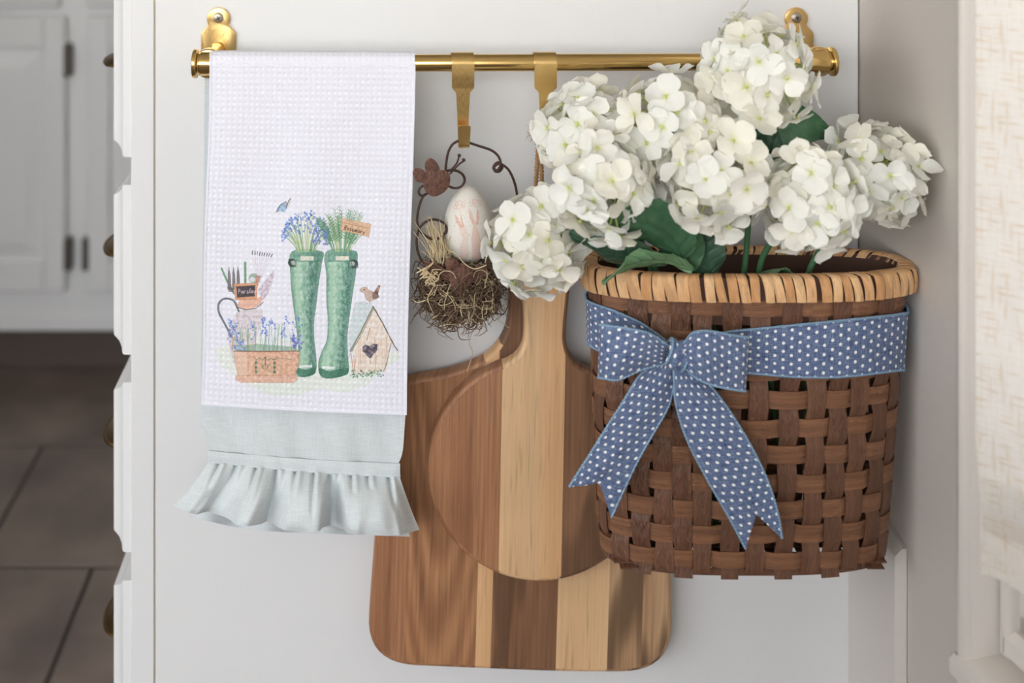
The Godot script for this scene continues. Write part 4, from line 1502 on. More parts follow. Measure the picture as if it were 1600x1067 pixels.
# ------------------------------------------------------------------ tea towel
func towel() -> void:
	var t := thing("tea_towel", "white waffle tea towel with printed garden boots and a pale linen ruffle", "tea towel", at(480, 640, RZ))
	var rc := rod_at(480)
	# the linen layer behind
	var left := [[60, 320], [100, 320], [300, 318.5], [560, 314], [655, 313], [668, 314], [674, 320], [700, 325], [724, 326]]
	var right := [[60, 646], [560, 637], [640, 634], [700, 630], [716, 627], [722, 621], [728, 624], [746, 626]]
	var g := Geo.new()
	g.sheet(40, 90, func(u: float, v: float) -> Vector3:
		var y := lerpf(96.0, lerpf(722.0, 746.0, u), v)
		var l := lerp_list(left, y)
		var r := lerp_list(right, y)
		var lower := smoothstep(560.0, 700.0, y)
		var z := 0.0570 + 0.0145 * lower + 0.0008 * sin(u * 17.0 + y * 0.013) * (0.3 + lower) + 0.0006 * sin(u * 41.0 - y * 0.03) * lower
		z += 0.0015 * exp(-pow((y - lerpf(664.0, 700.0, u)) / 4.0, 2.0)) * exp(-pow((u - 0.02) / 0.03, 2.0))
		return at(lerpf(l[1], r[1], u), y, z), func(u: float, v: float) -> Vector2: return Vector2(u * 0.2, v * 0.4), 0.001)
	put("linen_panel", g, M.linen, t)
	# the same cloth over the bar
	g = Geo.new()
	var ri := RR + 0.0009
	g.sheet(30, 14, func(u: float, v: float) -> Vector3:
		var a := PI * v
		var p := rod_at(lerpf(320.0, 646.0, u))
		return Vector3(p.x, p.y + sin(a) * ri, RZ - cos(a) * ri), func(u: float, v: float) -> Vector2: return Vector2(u * 0.2, v * 0.03), 0.001)
	put("fold_lining", g, M.linen, t)
	# seam band and stitches above the ruffle
	g = Geo.new()
	var seam := func(u: float, v: float) -> Vector3:
		var y := lerpf(lerpf(704.0, 724.0, u), lerpf(722.0, 746.0, u), v) + 3.0 * sin(u * PI)
		return at(lerpf(325.5, 625.0, u), y, 0.0735 + 0.0012 * sin(v * PI) + 0.0004 * sin(u * 60.0))
	g.sheet(80, 6, seam, func(u: float, v: float) -> Vector2: return Vector2(u * 0.19, v * 0.012 + 0.5), 0.0012)
	put("seam_band", g, M.linen, t)
	g = Geo.new()
	for k in 100:
		var a: Vector3 = seam.call((k + 0.15) / 100.0, 0.93)
		var b: Vector3 = seam.call((k + 0.85) / 100.0, 0.93)
		g.tube(PackedVector3Array([a + Vector3(0, 0, 0.0005), (a + b) * 0.5 + Vector3(0, 0, 0.0012), b + Vector3(0, 0, 0.0005)]), func(_x: float) -> float: return 0.0005, 5)
	tag(put("stitching", g, M.linen_thread, t), "", "", "", "stuff")
	# ruffle: each row is how far the hem stands forward and hangs lower: [u, forward, drop in pixels]
	var hem := [[0.0, 0.006, -4], [0.05, 0.014, 2], [0.10, 0.012, 0], [0.145, 0.000, -14], [0.19, 0.008, -6], [0.25, 0.026, 8], [0.31, 0.029, 8], [0.345, 0.016, 0], [0.365, 0.000, -10], [0.40, 0.010, -4], [0.46, 0.028, 6], [0.54, 0.033, 8], [0.60, 0.031, 2], [0.618, 0.014, -8], [0.64, -0.004, -14], [0.665, -0.006, -12], [0.685, 0.010, -4], [0.70, 0.025, 4], [0.76, 0.028, 6], [0.86, 0.026, 6], [0.93, 0.020, 6], [0.97, 0.008, 0], [1.0, -0.008, -8]]
	var creases := [[0.055, 0.55], [0.145, 0.5], [0.25, 0.75], [0.355, 0.9], [0.455, 0.6], [0.55, 0.85], [0.635, 0.55], [0.745, 0.35], [0.83, 0.25], [0.94, 0.6]]
	g = Geo.new()
	g.sheet(240, 44, func(u: float, v: float) -> Vector3:
		var top := Vector2(lerpf(325.5, 625.0, u), lerpf(722.0, 746.0, u) + 3.0 * sin(u * PI))
		var us := clampf(u + 0.012 * sin(u * TAU * 6.0) * v, 0.0, 1.0)
		var bx := lerpf(272.0, 655.0, us)
		var fwd: float = lerp_list(hem, u)[1]
		fwd = (fwd + lerp_list(hem, clampf(u + 0.007, 0, 1))[1] + lerp_list(hem, clampf(u - 0.007, 0, 1))[1]) / 3.0
		var by: float = lerpf(793.0, 832.0, pow(u, 0.7)) + 8.0 * sin(u * PI) + 0.6 * lerp_list(hem, u)[2]
		var s := v
		var p := Vector2(lerpf(top.x, bx, s * (0.75 + 0.25 * s)), lerpf(top.y, by, s))
		var belly := 1.0 - pow(1.0 - s, 2.0)
		var z := 0.0745 + (fwd + 0.004) * belly
		for c in creases:
			var du: float = (u - c[0]) + 0.03 * s * (c[0] - 0.5)
			var reach: float = c[1]
			var fade := clampf(1.0 - s / reach, 0.0, 1.0)
			z -= 0.0055 * fade * exp(-pow(du / 0.011, 2.0))
			z += 0.0028 * fade * exp(-pow((du - 0.024) / 0.014, 2.0))
		z += 0.0007 * sin(u * 70.0 + s * 6.0) * s + 0.0009 * sin(s * 13.0 + u * 21.0) * s
		if s > 0.93:
			z -= 0.0012 * (s - 0.93) / 0.07
		return at(p.x, p.y, z), func(u: float, v: float) -> Vector2: return Vector2(u * 0.26, v * 0.06 + 0.2), 0.001)
	put("ruffle", g, M.linen, t)
	g = Geo.new()
	g.sheet(90, 16, func(u: float, v: float) -> Vector3:
		var top := Vector2(lerpf(330.0, 620.0, u), lerpf(730.0, 750.0, u))
		var bot := Vector2(lerpf(298.0, 640.0, u), lerpf(806.0, 838.0, u) + 20.0 * sin(minf(u * 2.2, 1.0) * PI * 0.5) * (1.0 - u))
		var p := top.lerp(bot, v)
		return at(p.x, p.y, 0.066 + 0.006 * v * sin(u * 23.0)), func(u: float, v: float) -> Vector2: return Vector2(u * 0.23 + 0.1, v * 0.055 + 0.6), 0.001)
	put("under_ruffle", g, M.linen, t)
	# waffle layer: cells pressed into the cloth
	var r := RR + 0.0036
	var arc_len := PI * r
	var k0 := (D - RZ - r) / F
	var top_y := 99.0
	var v0 := (top_y - 75.0) / 565.0
	var len_m := (640.0 - top_y) * k0
	var total := len_m + arc_len
	g = Geo.new()
	var nu := 222
	var nv := 396
	var cells := 37.0
	var rows := 66.0
	g.sheet(nu, nv, func(u: float, v: float) -> Vector3:
		var s := v * total - arc_len
		var pit := pow(sin(PI * u * cells), 2.0) * pow(sin(PI * v * rows), 2.0)
		var rr := r - 0.0008 * pit
		if u < 0.012 or u > 0.988 or v > 0.993:
			rr = r + 0.0002
		var ys := 99.5 - (u - 0.5) * 0.0
		if s < 0.0:
			var a := -s / r
			var p := at(lerpf(327.5, 648.0, u), ys + u * 1.5, RZ + rr * cos(a))
			p.y = at(480.0, ys + u * 1.5, RZ).y + rr * sin(a)
			return p
		var f := s / len_m
		var y := lerpf(ys + u * 1.5, lerpf(632.0, 648.0, u) + 2.0 * sin(u * PI), f)
		var x := lerpf(lerpf(327.5, 314.0, f) + 1.2 * sin(f * 9.0), lerpf(648.0, 636.0, f) + 1.5 * sin(f * 5.0 + 1.0), u)
		var z := RZ + rr + 0.003 * f + 0.0014 * sin(u * 7.0 + 1.0) * f + 0.0010 * sin(u * 13.0 + f * 4.0) * sin(f * PI)
		return at(x, y, z), func(u: float, v: float) -> Vector2:
			var s := v * total - arc_len
			return Vector2(u, clampf(v0 + s / len_m * (1.0 - v0), 0.0, 1.0)), 0.0012)
	put("waffle_panel", g, M.waffle, t)

# ------------------------------------------------------------------ rusty hanger, nest, egg
func nest() -> void:
	var t := thing("wire_nest_hanger", "rusty wire hanger with a tin bee and a tin bird", "wire hanger", at(720, 440, 0.075))
	var z := 0.0832
	var wr := func(_x: float) -> float: return 0.00115
	var g := Geo.new()
	g.tube(px_path([[806, 440, -0.012], [812, 400, -0.004], [812, 345], [808, 306], [804, 286], [797, 269], [789, 260], [780, 256], [773, 260], [773, 267], [780, 268], [785, 261], [780, 254], [774, 256], [771, 263], [777, 266, 0.002], [782, 258, 0.002], [781, 249], [776, 241], [766, 234], [748, 228], [730, 222], [722, 219.5], [714, 221], [706, 227], [700, 239], [697, 256], [696, 268]], z, 6), wr, 8)
	put("wire", g, M.wire, t)
	g = Geo.new()
	var loop := []
	loop.append_array([[696, 268, -0.002], [703, 266], [714, 267], [723, 273], [726, 282], [721, 291], [711, 294], [701, 291], [692, 287, -0.002], [672, 292, -0.003], [662, 290], [655, 296], [655, 303], [661, 306], [668, 302, -0.002]])
	g.tube(px_path(loop, z, 6), wr, 8)
	put("wire", g, M.wire, t)
	g = Geo.new()
	g.tube(px_path([[668, 302, -0.002], [661, 307], [655, 322], [652, 338], [653, 352], [660, 365], [674, 373], [688, 371], [697, 361], [694, 349], [680, 343], [666, 346], [655, 357], [651, 374], [652, 390], [657, 404], [664, 412], [680, 424, 0.004], [702, 433, 0.008]], z, 6), wr, 8)
	put("wire", g, M.wire, t)
	for k in 4:
		g = Geo.new()
		g.tube(px_path([[662 + k * 2, 408 + k * 5, 0.002], [680 + k * 3, 414 + k * 6, 0.008], [704 + k * 4, 428 + k * 5, 0.01], [712 + k * 5, 434 + k * 4, 0.0]], z + 0.002, 5), func(_x: float) -> float: return 0.0013, 7)
		put("wire", g, M.rust, t)
	# bee
	tin("bee", [[662, 292], [662, 278], [670, 269], [684, 266], [697, 267], [703, 275], [702, 288], [695, 299], [682, 306], [672, 305], [666, 300]], Vector2(683, 286), z + 0.003, 0.0022, t)
	var bee := t.get_node("bee")
	tin("wing", [[647, 276], [645, 269], [649, 263], [656, 263], [664, 268], [667, 276], [664, 284], [657, 285], [650, 282]], Vector2(657, 274), z + 0.0015, 0.001, bee)
	tin("wing", [[666, 268], [664, 258], [667, 250], [673, 247], [680, 251], [685, 259], [687, 267], [680, 271], [670, 272]], Vector2(674, 260), z + 0.0005, 0.001, bee)
	for q in [[[701, 269], [708, 262], [714, 254], [717, 245]], [[703, 272], [712, 262], [718, 256], [724, 252]]]:
		g = Geo.new()
		g.tube(px_path(q, z + 0.002, 5), func(_x: float) -> float: return 0.0008, 6)
		g.ball(at(q[3][0] + 0.5, q[3][1] - 2, z + 0.002), Vector3(0.0017, 0.0017, 0.0012), 6)
		put("antenna", g, M.wire, bee)
	# bird
	tin("bird", [[702, 424], [708, 414], [722, 411], [736, 416], [742, 426], [738, 440], [730, 450], [719, 461], [710, 453], [704, 442]], Vector2(721, 434), z + 0.014, 0.004, t)
	var bird := t.get_node("bird")
	tin("head", [[697, 417], [696, 410], [700, 405], [707, 403], [714, 407], [718, 413], [715, 420], [708, 424], [700, 422]], Vector2(707, 413), z + 0.0155, 0.003, bird)
	tin("tail", [[735, 420], [757, 415], [756, 432], [738, 436]], Vector2(747, 425), z + 0.012, 0.0015, bird)

	# nest: a cup of curled moss with straw
	var c := at(720, 447, 0.068)
	var n := thing("moss_nest", "shaggy brown moss nest with blond straw cradling the speckled egg", "nest", c)
	var cup := Geo.new()
	cup.grid(36, 16, func(u: float, v: float) -> Vector3:
		var a := TAU * u
		var b := lerpf(-PI * 0.5, PI * 0.10, v)
		var lump := 1.0 + 0.12 * sin(a * 5.0 + v * 7.0) + 0.10 * sin(a * 9.0 - v * 13.0)
		return c + Vector3(cos(a) * cos(b) * 0.026 * lump, sin(b) * 0.021 * lump, sin(a) * cos(b) * 0.020 * lump), func(u: float, v: float) -> Vector2: return Vector2(u, v))
	put("cup", cup, M.moss_dark, n)
	for kind in 4:
		g = Geo.new()
		for k in [330, 230, 250, 60][kind]:
			var a := rng.randf() * TAU
			var b := rng.randf_range(-1.3, 0.72)
			var rad := rng.randf_range(0.80, 1.12)
			var p := c + Vector3(cos(a) * cos(b) * 0.035, sin(b) * 0.027 + 0.004 * cos(a), sin(a) * cos(b) * 0.027) * rad
			if kind == 3:
				p = c + Vector3(rng.randf_range(-0.032, 0.03), rng.randf_range(-0.018, 0.018), 0.025)
			var d := Vector3(-sin(a), rng.randf_range(-0.9, 0.5), cos(a)).normalized()
			var pts := PackedVector3Array([p])
			var curl := Vector3(rng.randf_range(-1, 1), rng.randf_range(-1, 1), rng.randf_range(-1, 1)).normalized()
			var w := rng.randf_range(-0.62, 0.62)
			var hold := rng.randf_range(0.034, 0.047)
			for s in rng.randi_range(7, 15):
				d = d.rotated(curl, w + rng.randf_range(-0.35, 0.35))
				p += d * 0.0030
				p = p.lerp(c + (p - c).limit_length(hold), 0.7)
				p.z = maxf(p.z, 0.034)
				pts.append(p)
			var th: float = [0.00062, 0.00055, 0.00066, 0.00045][kind]
			g.tube(pts, func(x: float) -> float: return th * (1.15 - 0.75 * x), 4, false)
		tag(put("moss", g, [M.moss, M.moss_mid, M.moss_dark, M.straw][kind], n), "", "", "", "stuff")
	# loose tendrils hanging below
	g = Geo.new()
	for k in 110:
		var x := rng.randf_range(653, 786)
		var p := at(x, rng.randf_range(440, 490) - absf(x - 718) * 0.35, 0.075 + rng.randf_range(-0.01, 0.014))
		var d := Vector3(rng.randf_range(-0.6, 0.6), -1, rng.randf_range(-0.2, 0.2)).normalized()
		var pts := PackedVector3Array([p])
		for s in rng.randi_range(6, 13):
			d = (d + Vector3(rng.randf_range(-1, 1), rng.randf_range(-0.6, 0.5), rng.randf_range(-0.5, 0.5)) * 0.75).normalized()
			p += d * 0.0025
			pts.append(p)
		g.tube(pts, func(q: float) -> float: return 0.00052 * (1.1 - 0.7 * q), 4, false)
	tag(put("moss_tendrils", g, M.moss_dark, n), "", "", "", "stuff")
	g = Geo.new()
	for k in 80:
		var a := Vector2(rng.randf_range(674, 706), rng.randf_range(388, 414))
		var tip := Vector2(a.x + rng.randf_range(-34, 16), rng.randf_range(336, 396))
		var zz := 0.0775 + rng.randf_range(-0.008, 0.014)
		g.tube(px_path([[a.x, a.y, zz], [lerpf(a.x, tip.x, 0.4) + rng.randf_range(-4, 4), lerpf(a.y, tip.y, 0.5), zz + 0.002], [tip.x, tip.y, zz + rng.randf_range(-0.004, 0.006)]], 0.0, 4), func(q: float) -> float: return 0.00042 * (1.1 - 0.6 * q), 4, false)
	for k in 26:
		var a := Vector2(rng.randf_range(660, 682), rng.randf_range(418, 440))
		g.tube(px_path([[a.x, a.y, 0.098], [a.x + rng.randf_range(-12, 12), a.y + rng.randf_range(-10, 8), 0.101], [a.x + rng.randf_range(-14, 14), a.y + rng.randf_range(-8, 12), 0.099]], 0.0, 4), func(_q: float) -> float: return 0.0005, 4, false)
	g.tube(px_path([[700, 392, 0.094], [712, 396, 0.099], [726, 412, 0.101], [742, 420, 0.100], [760, 414, 0.096]], 0.0, 5), func(_q: float) -> float: return 0.0006, 4, false)
	g.tube(px_path([[735, 500, 0.07], [738, 515, 0.069], [733, 535, 0.066], [738, 552, 0.064], [730, 580, 0.06]], 0.0, 5), func(_q: float) -> float: return 0.0004, 4, false)
	g.tube(px_path([[752, 480, 0.075], [775, 497, 0.075], [795, 512, 0.075]], 0.0, 5), func(_q: float) -> float: return 0.0003, 4, false)
	tag(put("straw", g, M.straw, n), "", "", "", "stuff")

	var eb := at(733, 408, 0.071)
	var e := thing("egg", "speckled cream egg with pink rabbit print sitting in the moss nest", "egg", eb)
	var prof := PackedVector2Array()
	for k in 33:
		var a := -PI / 2 + PI * k / 32.0
		var y := sin(a)
		prof.append(Vector2(maxf(0.00001, cos(a) * 0.0226 * (1.0 - 0.16 * y) * (1.0 - 0.03 * y * y)), 0.0345 + y * 0.0345))
	g = Geo.new()
	g.lathe(prof, 40, Transform3D(Basis(Vector3.BACK, 0.02) * Basis(Vector3.UP, PI), eb))
	put("egg_shell", g, M.egg, e)

func tin(called: String, outline: Array, mid: Vector2, z: float, bulge: float, t: Node3D) -> void:
	var g := Geo.new()
	var n := outline.size()
	var ring := PackedVector3Array()
	for q in outline:
		ring.append(Vector3(q[0], q[1], 0))
	ring.append(ring[0])
	var smooth := PackedVector3Array()
	for k in n:
		for s in 4:
			smooth.append(ring[k].cubic_interpolate(ring[k + 1], ring[(k + n - 1) % n], ring[(k + 2) % n if k + 2 != n else 0], s / 4.0))
	smooth.append(smooth[0])
	var m := smooth.size() - 1
	g.sheet(m, 5, func(u: float, v: float) -> Vector3:
		var p := smooth[int(round(u * m))]
		var f := 1.0 - v * 0.98
		return at(lerpf(mid.x, p.x, f), lerpf(mid.y, p.y, f), z + bulge * (1.0 - f * f)), func(u: float, v: float) -> Vector2: return Vector2(u, v), 0.0009)
	put(called, g, M.rust, t)

# ------------------------------------------------------------------ basket
const BY0 := 0.4268
const BY1 := 0.6805
var arcs := PackedFloat32Array()

func plan_at(th: float, v: float, off: float) -> Vector2:  # in plan, x and z
	var cx := lerpf(0.3032, 0.3075, v)
	var a := lerpf(0.1235, 0.1375, pow(clampf(v, 0, 1.05), 0.8)) + off
	var b := lerpf(0.040, 0.0435, v) + off
	var c := cos(th)
	var s := sin(th)
	var n := 2.0 / 2.7
	return Vector2(cx - a * signf(c) * pow(absf(c), n), 0.118 + b * signf(s) * pow(absf(s), n))

func skin(u: float, v: float, off: float) -> Vector3:  # u: 0..1 round the basket from its left end along the front
	if arcs.is_empty():
		arcs.append(0.0)
		for k in 720:
			arcs.append(arcs[k] + plan_at(TAU * k / 720.0, 0.5, 0).distance_to(plan_at(TAU * (k + 1) / 720.0, 0.5, 0)))
	var want := fposmod(u, 1.0) * arcs[720]
	var lo := arcs.bsearch(want) - 1
	lo = clampi(lo, 0, 719)
	var th := TAU * (lo + (want - arcs[lo]) / (arcs[lo + 1] - arcs[lo])) / 720.0
	var p := plan_at(th, v, off)
	return Vector3(p.x, lerpf(BY0, BY1, v) + (p.y - 0.118) * 0.09 * v, p.y)

func skin_u(px: float, v: float) -> float:  # where the front shows at that pixel column
	var lo := 0.0
	var hi := 0.5
	for k in 30:
		var m := (lo + hi) * 0.5
		if project_x(skin(m, v, 0)) < px:
			lo = m
		else:
			hi = m
	return (lo + hi) * 0.5

func basket() -> void:
	var t := thing("basket", "brown woven splint wall basket with pale raffia bound rim", "basket", Vector3(0.3035, BY0, 0.118))
	var cols := [919, 934, 963, 999, 1035, 1065, 1097, 1142, 1184, 1231, 1273, 1307, 1339, 1372, 1393]
	var wide := [9, 12, 26, 30, 31, 29, 31, 32, 32, 31, 30, 30, 30, 24, 12]
	var us := []
	var ws := []
	for k in cols.size():
		us.append(skin_u(cols[k], 0.45))
		ws.append(0.0160 if wide[k] > 24 else 0.0150)
	# the ends crowd in the picture because the sides turn away
	us[0] = us[2] - (us[3] - us[2]) * 1.9
	us[1] = us[2] - (us[3] - us[2]) * 0.95
	var n_back := 13
	var u_end: float = us[14]
	var u_first: float = us[0] + 1.0
	for k in n_back:
		us.append(u_end + (u_first - u_end) * (k + 1) / (n_back + 1.0))
		ws.append(0.0150)
	var py := [486, 536, 587, 629, 674, 716, 759, 800, 839, 879]
	var vs := []
	for y in py:
		vs.append((H - (y - VY) * 1.039 / F - BY0) / (BY1 - BY0))
	var nc := us.size()
	var nr := vs.size()
	var per := arcs[720]
	var amp := 0.0009
	var stiff := func(x: float) -> float: return clampf(sin(x) * 2.2, -1.0, 1.0)
	for k in nc:
		var g := Geo.new()
		var parity := 1.0 if k % 2 == 1 else -1.0
		var hw: float = ws[k] * 0.5 / per
		var bottom := -0.014 if k % 2 == 1 and k > 2 and k < 13 else 0.002
		var lean := rng.randf_range(-0.0022, 0.0022)
		g.sheet(4, 84, func(u: float, v: float) -> Vector3:
			var vv := lerpf(bottom, 0.985, v)
			# phase: +1 in front at rows of its parity
			var x := 0.0
			var r := 0
			while r < nr - 1 and vv < (vs[r] + vs[r + 1]) * 0.5:
				r += 1
			var up: float = vs[r - 1] if r > 0 else vs[0] + (vs[0] - vs[1])
			var dn: float = vs[r + 1] if r < nr - 1 else vs[r] - (vs[r - 1] - vs[r])
			var f: float = (vv - vs[r]) / (up - vs[r]) if vv > vs[r] else (vs[r] - vv) / (vs[r] - dn)
			x = stiff.call(PI * 0.5 + PI * clampf(f, 0, 1) * 0.999)
			var off: float = amp * x * parity * (1.0 if r % 2 == 0 else -1.0)
			var c: float = us[k] + (u - 0.5) * 2.0 * hw * (1.0 - 0.05 * sin(v * 40.0 + k)) + lean * (vv - 0.45)
			return skin(c, vv, off), func(u: float, v: float) -> Vector2: return Vector2(u * ws[k] + k * 0.013, v * 0.25 + k * 0.037), 0.0009)
		put("splint", g, M["splint_%d" % (k % 2)], t)
	for r in nr:
		var g := Geo.new()
		var hv := 0.0074 / (BY1 - BY0)
		if r == nr - 1:
			hv *= 0.92
		g.sheet(360, 4, func(u: float, v: float) -> Vector3:
			var uu: float = us[0] + u
			var k := 0
			while k < nc - 1 and uu > ((us[k] + us[k + 1]) * 0.5):
				k += 1
			var nx: float = us[k + 1] if k < nc - 1 else us[0] + 1.0
			var pv: float = us[k - 1] if k > 0 else us[nc - 1] - 1.0
			var f: float = (uu - us[k]) / (nx - us[k]) if uu > us[k] else (us[k] - uu) / (us[k] - pv)
			var x: float = stiff.call(PI * 0.5 + PI * clampf(f, 0, 1) * 0.999)
			var off := -amp * x * (1.0 if k % 2 == 1 else -1.0) * (1.0 if r % 2 == 0 else -1.0)
			return skin(uu, vs[r] + (v - 0.5) * 2.0 * hv + 0.003 * sin(uu * 15.0 + r * 2.0), off), func(u: float, v: float) -> Vector2: return Vector2(v * 0.015 + r * 0.017, u * per + r * 0.11), 0.0009)
		put("splint", g, M.splint_2, t)
	# base
	for k in 9:
		var g := Geo.new()
		var x := lerpf(0.198, 0.408, k / 8.0)
		g.box(Vector3(x - 0.0075, BY0 + (0.0006 if k % 2 else 0.0018), 0.082), Vector3(x + 0.0075, BY0 + (0.0016 if k % 2 else 0.0028), 0.154), 0.0003)
		put("base_splint", g, M.splint_1, t)
	for k in 3:
		var g := Geo.new()
		var z := lerpf(0.096, 0.140, k / 2.0)
		g.box(Vector3(0.186, BY0 + 0.003, z - 0.0075), Vector3(0.420, BY0 + 0.004, z + 0.0075), 0.0003)
		put("base_splint", g, M.splint_0, t)
	var bg := Geo.new()
	bg.sheet(200, 2, func(u: float, v: float) -> Vector3:
		var p := skin(u, 0.0, -0.0012)
		p.y = BY0 - 0.0015 + 0.006 * v
		return p, func(u: float, v: float) -> Vector2: return Vector2(v * 0.01, u * per), 0.0009)
	put("bottom_hoop", bg, M.splint_1, t)
	# rim: an inner and an outer hoop, bound with raffia
	for side in [1.0, -1.0]:
		var g := Geo.new()
		g.sheet(180, 4, func(u: float, v: float) -> Vector3:
			var p := skin(u, 0.985, side * 0.0045)
			p.y += lerpf(-0.0185 if side > 0 else -0.042, 0.0005, v)
			return p, func(u: float, v: float) -> Vector2: return Vector2(v, u), 0.002)
		put("rim_hoop", g, M.hoop, t)
	var u0 := 0.0
	while u0 < 0.995:
		var g := Geo.new()
		var step := rng.randf_range(0.0115, 0.0168)
		var w := step * rng.randf_range(0.40, 0.475)
		var lean := rng.randf_range(0.002, 0.0075)
		var lift := rng.randf_range(0.0, 0.0012)
		var uc := u0 + step * 0.5
		var ph := rng.randf()
		g.sheet(3, 16, func(u: float, v: float) -> Vector3:
			# from outside bottom, up, over, and down inside
			var o := 0.0
			var y := 0.0
			if v < 0.4:
				o = 0.0064 + 0.0012 * sin(v / 0.4 * PI)
				y = lerpf(-0.0195, 0.0, v / 0.4)
			elif v < 0.62:
				var a := (v - 0.4) / 0.22 * PI
				o = 0.0064 * cos(a)
				y = 0.0022 * sin(a)
			else:
				o = -0.0064
				y = lerpf(0.0, -0.0035, (v - 0.62) / 0.38)
			var c := uc + (u - 0.5) * 2.0 * w - lean * (v / 0.4 - 0.5 if v < 0.5 else 0.75 - (v - 0.5) * 2.0)
			var p := skin(c, 0.985, o + lift * (1.0 - 2.0 * absf(u - 0.5)) + lift)
			p.y += y
			return p, func(u: float, v: float) -> Vector2: return Vector2(u * 0.006 + ph, v * 0.05 + ph * 3.0), 0.0008)
		put("rim_wrap", g, M["raffia_%d" % rng.randi_range(0, 2)], t)
		u0 += step * (1.0 if rng.randf() < 0.8 else 1.25)
	# loop that hangs on the third hook
	var g := Geo.new()
	var top := rod_at(1168)
	g.tube(catmull(PackedVector3Array([Vector3(top.x - 0.05, 0.668, 0.0735), Vector3(top.x - 0.035, 0.73, 0.0765), Vector3(top.x, top.y - 0.0715, 0.0802), Vector3(top.x + 0.035, 0.73, 0.0765), Vector3(top.x + 0.05, 0.668, 0.0735)]), 10), func(_x: float) -> float: return 0.0014, 8)
	put("hanging_wire", g, M.wire, t)

# ------------------------------------------------------------------ ribbon and bow
func ribbon_piece(called: String, secs: Array, t: Node3D, nu: int, off: Vector2, ripple := 0.0) -> void:
	# secs: cross sections from start to end, each an array of points across the ribbon
	var cols := []
	for j in 13:
		var l := PackedFloat32Array([0.0])
		for k in nu:
			l.append(l[k] + loft(secs, float(k) / nu, j / 12.0).distance_to(loft(secs, (k + 1.0) / nu, j / 12.0)))
		cols.append(l)
	var lens: PackedFloat32Array = cols[6]
	var g := Geo.new()
	g.sheet(nu, 12, func(u: float, v: float) -> Vector3:
		var p := loft(secs, u, v)
		p.z += ripple * sin(v * 9.0 + u * 5.0) * sin(v * PI)
		return p, func(u: float, v: float) -> Vector2: return Vector2(lerpf(lens[int(round(u * nu))], cols[int(round(v * 12.0))][int(round(u * nu))], smoothstep(0.6, 1.0, u)), v * 0.0452) + off, 0.0008)
	var o := put(called, g, M.ribbon, t)
	for e in [0.0, 1.0]:
		g = Geo.new()
		var p := PackedVector3Array()
		var n := int(lens[nu] / 0.0008)
		for k in n + 1:
			p.append(loft(secs, float(k) / n, e))
		g.tube(p, func(x: float) -> float: return 0.0010 + 0.0004 * sin(x * n * 2.1), 6)
		put("stitched_edge", g, M.stitch, o)

func sec(lx: float, ly: float, rx: float, ry: float, z: float, z2 := -1.0, bow := 0.0) -> PackedVector3Array:
	var p := PackedVector3Array()
	for k in 9:
		var f := k / 8.0
		p.append(at(lerpf(lx, rx, f), lerpf(ly, ry, f), lerpf(z, z if z2 < 0.0 else z2, f) + bow * sin(f * PI)))
	return p

func vend(l: Vector2, a: Vector2, r: Vector2, z: float, n := 5) -> PackedVector3Array:
	var p := PackedVector3Array()
	for k in 9:
		var q := l.lerp(a, k / float(n)) if k <= n else a.lerp(r, (k - n) / float(8 - n))
		p.append(at(q.x, q.y, z))
	return p

